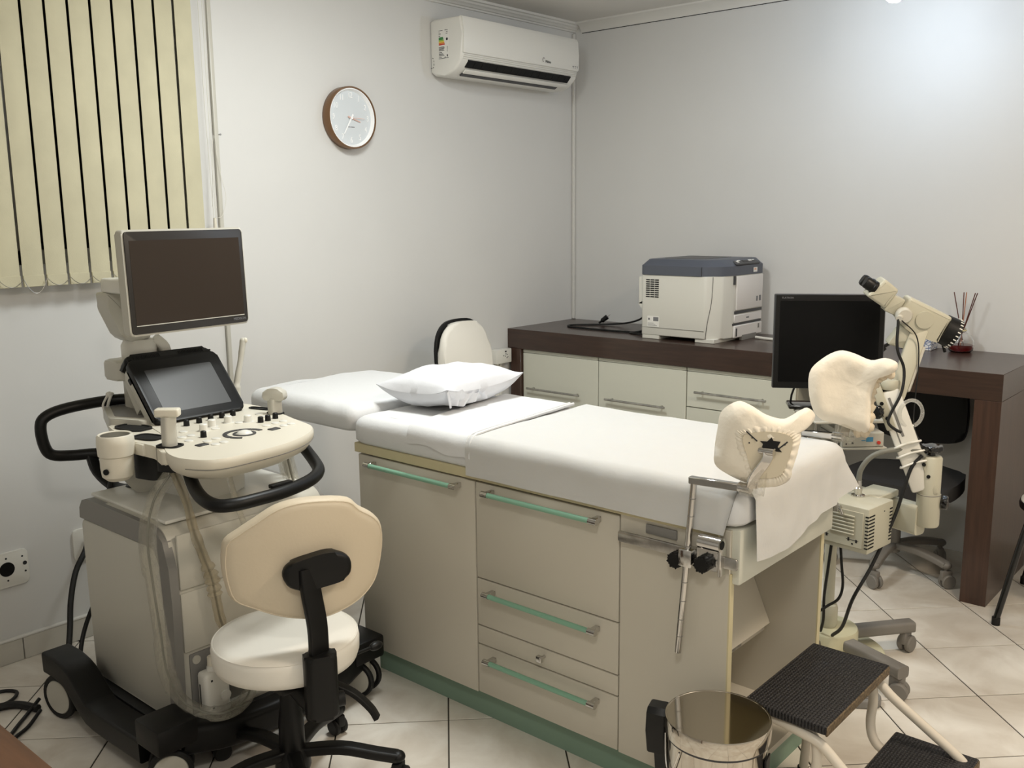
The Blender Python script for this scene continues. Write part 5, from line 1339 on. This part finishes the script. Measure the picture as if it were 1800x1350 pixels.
# tray on the post and upper shelf
e1 = Vector((.73, .683, 0)); e2 = Vector((-.683, .73, 0))
Mt = Matrix(((e1.x, e2.x, 0, 2.262), (e1.y, e2.y, 0, -1.355), (0, 0, 1, 0), (0, 0, 0, 1)))
obj('tray', MB().box(-.082, .085, -.08, .16, .775, .783, .002, 1, Mt), 'grey_white', cp)
for a, b in ((-.078, -.05), (-.078, .15), (.08, .15)):
    obj('shelf_post', MB().cyl(Mt @ Vector((a, b, .783)), Mt @ Vector((a, b, .862)), .006, n=12), 'chrome', cp)
obj('upper_shelf', MB().box(-.16, .09, -.06, .17, .862, .872, .003, 1, Mt), 'grey_white', cp)
dv = thing('video_processor', 'small grey-white device with blue and red marks on the colposcope tray', 'device', (2.25, -1.32, .783))
obj('case', MB().box(-.07, .075, -.075, .13, .7835, .834, .003, 2, Mt), 'grey_white', dv)
obj('front_face', MB().box(-.067, .072, -.078, -.075, .787, .831, .001, 1, Mt), 'grey_white', dv)
obj('side_rail', MB().box(-.0765, -.07, -.06, .12, .795, .812, .001, 1, Mt), 'mid_grey', dv)
obj('red_knob', MB().cyl(Mt @ Vector((.055, -.078, .8)), Mt @ Vector((.055, -.084, .8)), .006, n=14), 'print_red', dv)
obj('blue_display', MB().box(.012, .036, -.0788, -.078, .803, .819, M=Mt).box(-.004, .01, -.0788, -.078, .806, .8085, M=Mt), 'print_blue', dv)
obj('socket_mark', MB().box(-.038, -.031, -.0788, -.078, .796, .803, M=Mt).box(-.058, -.054, -.0788, -.078, .794, .799, M=Mt).box(-.05, -.03, -.0788, -.078, .82, .822, M=Mt), 'print_dark', dv, kind='stuff')
# LCD monitor on the shelf
mo = thing('lcd_monitor', 'black square computer monitor on the colposcope shelf', 'monitor', (2.14, -1.28, .873))
nM = Vector((.52, -.85, .05)).normalized(); eM = Vector((0, 0, 1)).cross(nM).normalized(); uM = nM.cross(eM)
cM = Vector((2.127, -1.288, 1.118))
Mm = Matrix(((eM.x, uM.x, nM.x, cM.x), (eM.y, uM.y, nM.y, cM.y), (eM.z, uM.z, nM.z, cM.z), (0, 0, 0, 1)))
obj('housing', MB().box(-.19, .19, -.17, .17, -.03, .0, .004, 2, Mm).box(-.12, .12, -.11, .11, -.055, -.028, .015, 3, Mm), 'dark_grey', mo)
obj('bezel', MB().box(-.187, .187, -.167, .167, -.004, .002, .0015, 1, Mm), 'black_plastic', mo)
obj('screen', MB().box(-.171, .171, -.146, .146, .0015, .0028, M=Mm), 'screen_black', mo)
tm = MB(); text_mesh(tm, 'FLATRON', .009, Mm @ T((-.145, .156, .0022)), .0002); tm.box(.155, .166, .1545, .1585, .002, .0024, M=Mm).box(.168, .178, .1545, .1585, .002, .0024, M=Mm); obj('maker_name', tm, 'print_grey', mo, kind='stuff')
obj('neck', MB().box(-.03, .03, -.235, -.10, -.05, -.03, .004, 1, Mm), 'black_plastic', mo)
fz = [cM.x - nM.x * .03, cM.y - nM.y * .03]
obj('foot', MB().box(-.13, .08, -.05, .05, .8725, .888, .006, 2, Matrix(((eM.x, -eM.y, 0, fz[0]), (eM.y, eM.x, 0, fz[1]), (0, 0, 1, 0), (0, 0, 0, 1)))), 'black_gloss', mo)
obj('signal_lead', MB().tube([Mm @ Vector((.17, -.04, -.035)), Mm @ Vector((.215, -.005, -.03)), Mm @ Vector((.25, .012, -.01)), Mm @ Vector((.29, .018, .02)), (2.478, -1.47, 1.245)], .006, 8, k=5).cyl(Mm @ Vector((.165, -.055, -.035)), Mm @ Vector((.20, -.02, -.033)), .009, n=10), 'cable_black', mo)
obj('power_lead', MB().tube([Mm @ Vector((-.10, -.15, -.04)), Mm @ Vector((-.115, -.20, -.045)), Mm @ Vector((-.12, -.25, -.05))], .004, 8), 'cable_black', mo)
# cables of the colposcope
hp_ = Mhd @ Vector((.024, -.036, .07))
cable('scope_cable', 'thick black cable hanging from the colposcope head down to its arm', [hp_, hp_ + Vector((.006, -.012, -.09)), (2.484, -1.552, 1.09), (2.488, -1.572, 1.02), (2.468, -1.595, .955), (2.464, -1.605, .925), (2.482, -1.598, .905), (2.50, -1.588, .895)], .0048)
cable('scope_cable', 'thin black cable hanging from the colposcope head to the top knob', [hp_ + Vector((.006, 0, 0)), (2.498, -1.50, 1.19), (2.512, -1.505, 1.11), (2.512, -1.515, 1.0), (2.52, -1.535, .91), (2.55, -1.54, .85)], .002)
cable('clear_tube_ring', 'ring of clear tubing hanging on the colposcope arm', [Vector((2.512, -1.545, .95)) + Vector((.755, .656, 0)) * (.036 * math.cos(t)) + Vector((0, 0, .042)) * math.sin(t) for t in [2 * PI * i / 24 for i in range(25)]], .006, 'clear_tube', 1)
cable('hanging_cable', 'long black cable from the colposcope knob slanting down to its base', [(2.555, -1.548, .822), (2.53, -1.565, .78), (2.515, -1.585, .70), (2.50, -1.605, .62), (2.46, -1.66, .47), (2.42, -1.70, .36), (2.36, -1.62, .22), (2.30, -1.55, .145)], .0058)
cable('hanging_cable', 'black cable from the light box down beside the stand post', [(2.32, -1.64, .536), (2.31, -1.64, .42), (2.285, -1.60, .30), (2.27, -1.56, .2), (2.25, -1.53, .14)], .0052)
cable('hanging_cable', 'black cable bowing out from under the light box', [(2.34, -1.63, .536), (2.35, -1.63, .44), (2.352, -1.615, .36), (2.34, -1.615, .31), (2.30, -1.60, .27), (2.26, -1.57, .23)], .0048)
fpd = thing('foot_pedal', 'ribbed grey foot pedal on the floor beside the step stool', 'pedal', (2.45, -1.69, 0))
Mf = T((2.452, -1.66, 0), (0, 0, math.radians(38)))
obj('housing', MB().prism(round_outline([(-.055, -.05), (.03, -.055), (.055, -.03), (.055, .05), (-.055, .05)], .012, 3), 0, .028, Mf, bev=.006), 'mid_grey', fpd)
for k in range(7): obj('rib', MB().box(-.042, .042, -.034 + k * .0115, -.029 + k * .0115, .028, .031, .001, 1, Mf), 'caster_grey', fpd)

# ================================================================== printer
pr = thing('laser_printer', 'large white laser printer with slate grey lid on the walnut desk', 'printer', (1.04, -.28, .95))
PZ = .9503
ol = [(.825, -.515), (1.185, -.512), (1.245, -.45), (1.262, -.38), (1.265, -.07), (.825, -.07)]
obj('body', MB().prism(round_outline(ol, .012, 3), PZ + .02, 1.272, None, bev=.004), 'printer_white', pr)
for x0, x1, y0, y1 in ((.83, .93, -.512, -.08), (1.13, 1.235, -.505, -.08)):
    obj('foot', MB().box(x0, x1, y0, y1, PZ, PZ + .021, .002, 1), 'printer_white', pr)
obj('side_seam', MB().box(.826, 1.183, -.5162, -.514, 1.008, 1.0095), 'mid_grey', pr)
obj('corner_seam', MB().tube([(1.212, -.486, 1.27), (1.208, -.490, 1.15), (1.196, -.5035, 1.05), (1.19, -.5095, PZ + .022)], .0013, 5, k=4), 'dark_grey', pr)
lidp = [(.818, -.52), (1.175, -.517), (1.245, -.455), (1.264, -.385), (1.268, -.065), (.818, -.065)]
bm = bmesh.new(); rows = []
for ins, z in ((0, 1.272), (0, 1.318), (.006, 1.324), (.026, 1.348), (.034, 1.35)):
    rows.append([bm.verts.new((1.045 + (x - 1.045) * (1 - ins / .22), -.29 + (y + .29) * (1 - ins / .225), z)) for x, y in round_outline(lidp, .03, 4)])
for A, B in zip(rows, rows[1:]):
    for i in range(len(A)): bm.faces.new((A[i], A[(i + 1) % len(A)], B[(i + 1) % len(A)], B[i]))
bm.faces.new(rows[0][::-1]); bm.faces.new(rows[-1])
lid = obj('lid', MB().merge(bm), 'slate_grey', pr)
obj('lid_seam', MB().box(1.165, 1.1668, -.5192, -.517, 1.274, 1.316), 'dark_grey', lid)
obj('output_recess', MB().box(.90, 1.12, -.42, -.14, 1.346, 1.3512), 'dark_grey', lid)
Mp2 = basis((1.243, -.24, 1.336), (0, 1, 0), (-.05, 0, .026))
cpn = obj('control_panel', MB().box(-.12, .12, -.03, .025, -.004, .005, .003, 1, Mp2), 'dark_grey', lid)
obj('panel_display', MB().box(-.03, .02, -.014, .014, .005, .0062, M=Mp2), 'screen_grey', cpn)
for a, b, w in ((.05, 0, .016), (-.06, .006, .014), (-.085, -.008, .01), (.085, .004, .012)):
    obj('panel_button', MB().box(a - w, a + w, b - .008, b + .008, .005, .0068, .001, 1, Mp2), 'label_white', cpn)
Mfx = basis((1.2675, 0, 0), (0, 1, 0), (0, 0, 1))
lgo = obj('brand_badge', MB().box(-.185, -.145, 1.281, 1.304, .0, .0012, .0004, 1, Mfx), 'label_white', lid)
lx = MB(); text_mesh(lx, 'OKI', .0125, Mfx @ T((-.168, 1.295, .0015)), .0003); obj('brand_letters', lx, 'print_orange', lgo)
obj('front_door', MB().box(1.262, 1.2725, -.355, -.085, 1.102, 1.268, .004, 2), 'printer_front_white', pr)
obj('door_shadow_gap', MB().box(1.2615, 1.2665, -.362, -.08, 1.084, 1.098), 'dark_grey', pr)
obj('side_notch', MB().box(1.2615, 1.267, -.378, -.362, 1.228, 1.271), 'dark_grey', pr)
obj('lower_front', MB().box(1.262, 1.270, -.37, -.085, 1.04, 1.08, .003, 1), 'printer_front_white', pr)
tr_ = obj('paper_tray', MB().box(1.262, 1.2755, -.375, -.09, PZ + .018, 1.028, .003, 1), 'printer_front_white', pr)
obj('tray_gap', MB().box(1.2615, 1.2665, -.378, -.085, 1.029, 1.0385), 'dark_grey', pr)
obj('tray_slot', MB().box(1.275, 1.2765, -.366, -.352, PZ + .025, 1.015), 'dark_grey', tr_)
obj('tray_window', MB().box(1.275, 1.2765, -.135, -.12, .998, 1.02), 'mid_grey', tr_)
obj('tray_recess', MB().box(1.262, 1.2765, -.30, -.15, PZ + .0005, PZ + .0265), 'mid_grey', tr_)
md = MB(); md.box(-.25, -.238, 1.056, 1.064, .0024, .0032, M=Mfx).box(-.236, -.222, 1.056, 1.064, .0024, .0032, M=Mfx); obj('model_name', md, 'print_grey', pr, kind='stuff')
obj('door_badge', MB().box(1.2722, 1.2732, -.155, -.14, 1.135, 1.16).box(1.2722, 1.2732, -.125, -.105, 1.135, 1.162), 'print_grey', pr, kind='stuff')
vg = MB()
for k in range(9):
    for j in range(3): vg.box(.852 + j * .026, .874 + j * .026, -.5165, -.515, 1.160 + k * .0105, 1.1655 + k * .0105)
obj('vent_slot', vg, 'dark_gap', pr, kind='stuff')
lb = obj('rating_label', MB().box(.862, .932, -.5165, -.515, 1.012, 1.066), 'label_white', pr)
ll = MB().box(.898, .928, -.5172, -.5165, 1.042, 1.062)
for k in range(3): ll.box(.866, .92 - .01 * k, -.5172, -.5165, 1.018 + k * .006, 1.0195 + k * .006)
ll.box(.868, .878, -.5172, -.5165, 1.046, 1.056)
obj('label_print', ll, 'print_grey', lb, kind='stuff')
obj('rear_step', MB().box(.80, .827, -.505, -.08, 1.12, 1.262, .004, 1).raw([(.80, -.505, 1.125), (.83, -.505, 1.085), (.83, -.505, 1.14), (.80, -.08, 1.125), (.83, -.08, 1.085), (.83, -.08, 1.14)], [(0, 1, 2), (3, 5, 4), (0, 3, 4, 1), (1, 4, 5, 2), (0, 2, 5, 3)]), 'printer_white', pr)
# printer lead with its plug lying on the desk
pl_ = thing('printer_lead', 'coiled black power lead with plug on the walnut desk left of the printer', 'cable', (.5, -.2, .95))
obj('lead', MB().tube([(.80, -.40, 1.03), (.775, -.38, 1.05), (.70, -.27, 1.043), (.60, -.19, 1.0), (.50, -.16, .972), (.38, -.17, .957), (.23, -.30, .9555), (.26, -.375, .9555), (.42, -.39, .9555), (.60, -.39, .9555), (.72, -.37, .957), (.80, -.33, .97)], .0052, 8, k=6), 'cable_black', pl_)
obj('lead_loop', MB().tube([(.80, -.42, .985), (.74, -.41, .965), (.68, -.40, .9555), (.72, -.42, .9555), (.80, -.425, .96)], .0052, 8, k=6), 'cable_black', pl_)
Mpl = Matrix.Translation(Vector((.345, -.16, .985))) @ Matrix.Rotation(math.radians(28), 4, 'Z') @ Matrix.Rotation(math.radians(52), 4, 'Y')
obj('plug', MB().tube([Mpl @ Vector((0, 0, -.04)), Mpl @ Vector((0, 0, -.01)), Mpl @ Vector((0, 0, .02))], [.006, .013, .014], 12, k=4), 'black_plastic', pl_)
for s in (-.006, .006): obj('prong', MB().cyl(Mpl @ Vector((0, s, .02)), Mpl @ Vector((0, s, .04)), .002, n=8), 'chrome', pl_)
cable('white_cable', 'flat white cable on the desk right of the printer', [(1.30, -.20, .958), (1.36, -.215, .957), (1.45, -.22, .957), (1.56, -.19, .957), (1.66, -.12, .957)], .0068, 'cable_white')

# ================================================================== reed diffuser and box
df = thing('reed_diffuser', 'round glass reed diffuser with red liquid on the walnut desk', 'diffuser', (2.232, -.075, .95))
Md = T((2.232, -.075, .9502))
obj('bottle', MB().lathe([(0, .0), (.04, 0), (.05, .008), (.0545, .03), (.052, .055), (.04, .075), (.022, .086), (.0165, .09), (.0165, .104), (.0185, .106), (.0165, .108), (.014, .106), (.014, .09), (.02, .083), (.038, .0725), (.0495, .054), (.052, .03), (.048, .011), (.038, .004), (0, .004)], Md, 40), 'glass', df, ang=80)
obj('liquid', MB().lathe([(0, .005), (.037, .005), (.0465, .012), (.0505, .03), (.0505, .034), (0, .034)], Md, 40), 'red_liquid', df, ang=80)
for (tx, ty), m in (((-.042, .0), 'reed'), ((.002, .02), 'reed_tan'), ((.045, -.01), 'reed'), ((.052, -.004), 'reed'), ((-.006, .012), 'reed')):
    obj('reed', MB().cyl(Md @ Vector((-tx * .25, -ty * .25, .03)), Md @ Vector((tx * 1.05, ty * 1.05, .265)), .0022, n=7), m, df)
obj('raffia_bow', MB().tube([Md @ Vector((.0175 * math.cos(t), .0175 * math.sin(t), .097)) for t in [2 * PI * i / 16 for i in range(16)]], .0035, 6, closed=True).tube([Md @ Vector((-.004, -.018, .097)), Md @ Vector((-.022, -.035, .098)), Md @ Vector((-.03, -.045, .075)), Md @ Vector((-.024, -.05, .06))], .0022, 6, k=4).tube([Md @ Vector((-.002, -.018, .097)), Md @ Vector((.0, -.04, .085)), Md @ Vector((-.006, -.05, .06))], .002, 6, k=4), 'raffia', df)
def pattern_material():
    m = bpy.data.materials.new('blue_floral_print'); m.use_nodes = True; nt = m.node_tree; b = nt.nodes['Principled BSDF']
    g = nt.nodes.new('ShaderNodeNewGeometry'); v = nt.nodes.new('ShaderNodeTexVoronoi'); v.feature = 'DISTANCE_TO_EDGE'; v.inputs['Scale'].default_value = 60
    nt.links.new(g.outputs['Position'], v.inputs['Vector'])
    r = nt.nodes.new('ShaderNodeValToRGB'); r.color_ramp.elements[0].color = lin((92, 108, 150)); r.color_ramp.elements[1].color = lin((226, 228, 230)); r.color_ramp.elements[0].position = .04; r.color_ramp.elements[1].position = .13
    nt.links.new(v.outputs['Distance'], r.inputs[0]); nt.links.new(r.outputs[0], b.inputs['Base Color']); b.inputs['Roughness'].default_value = .5
    MATS['blue_floral_print'] = m
pattern_material()
bxp = thing('patterned_box', 'small white box with blue pattern on the desk behind the colposcope', 'box', (2.03, -.08, .95))
obj('lower_box', MB().box(1.975, 2.12, -.125, -.03, .9503, 1.02, .002, 1), 'blue_floral_print', bxp)
obj('upper_box', MB().box(2.0, 2.055, -.115, -.04, 1.02, 1.085, .002, 1), 'blue_floral_print', bxp)

# ================================================================== ceiling bulb by the back wall
bu = thing('ceiling_bulb', 'glowing white bulb on the ceiling near the back wall', 'lamp', (2.04, -.60, 2.64))
LX, LY = 2.04, -.60
obj('rose', MB().lathe([(0, 2.625), (.05, 2.625), (.055, 2.6395), (0, 2.6395)], T((LX, LY, 0)), 28), 'white_plastic', bu)
obj('socket', MB().lathe([(0, 2.51), (.02, 2.51), (.022, 2.625), (0, 2.625)], T((LX, LY, 0)), 20), 'white_plastic', bu)
obj('bulb', MB().lathe([(0, 2.380), (.018, 2.3835), (.03, 2.395), (.034, 2.415), (.03, 2.445), (.022, 2.475), (.02, 2.51), (0, 2.51)], T((LX, LY, 0)), 28), 'bulb_glow', bu, ang=80)
pl1 = bpy.data.lights.new('bulb_light', 'POINT'); pl1.energy = 8.5; pl1.color = (.60, .77, 1.0); pl1.shadow_soft_size = .04
plo = bpy.data.objects.new('bulb_light', pl1); C.objects.link(plo); plo.location = (LX, LY, 2.35)
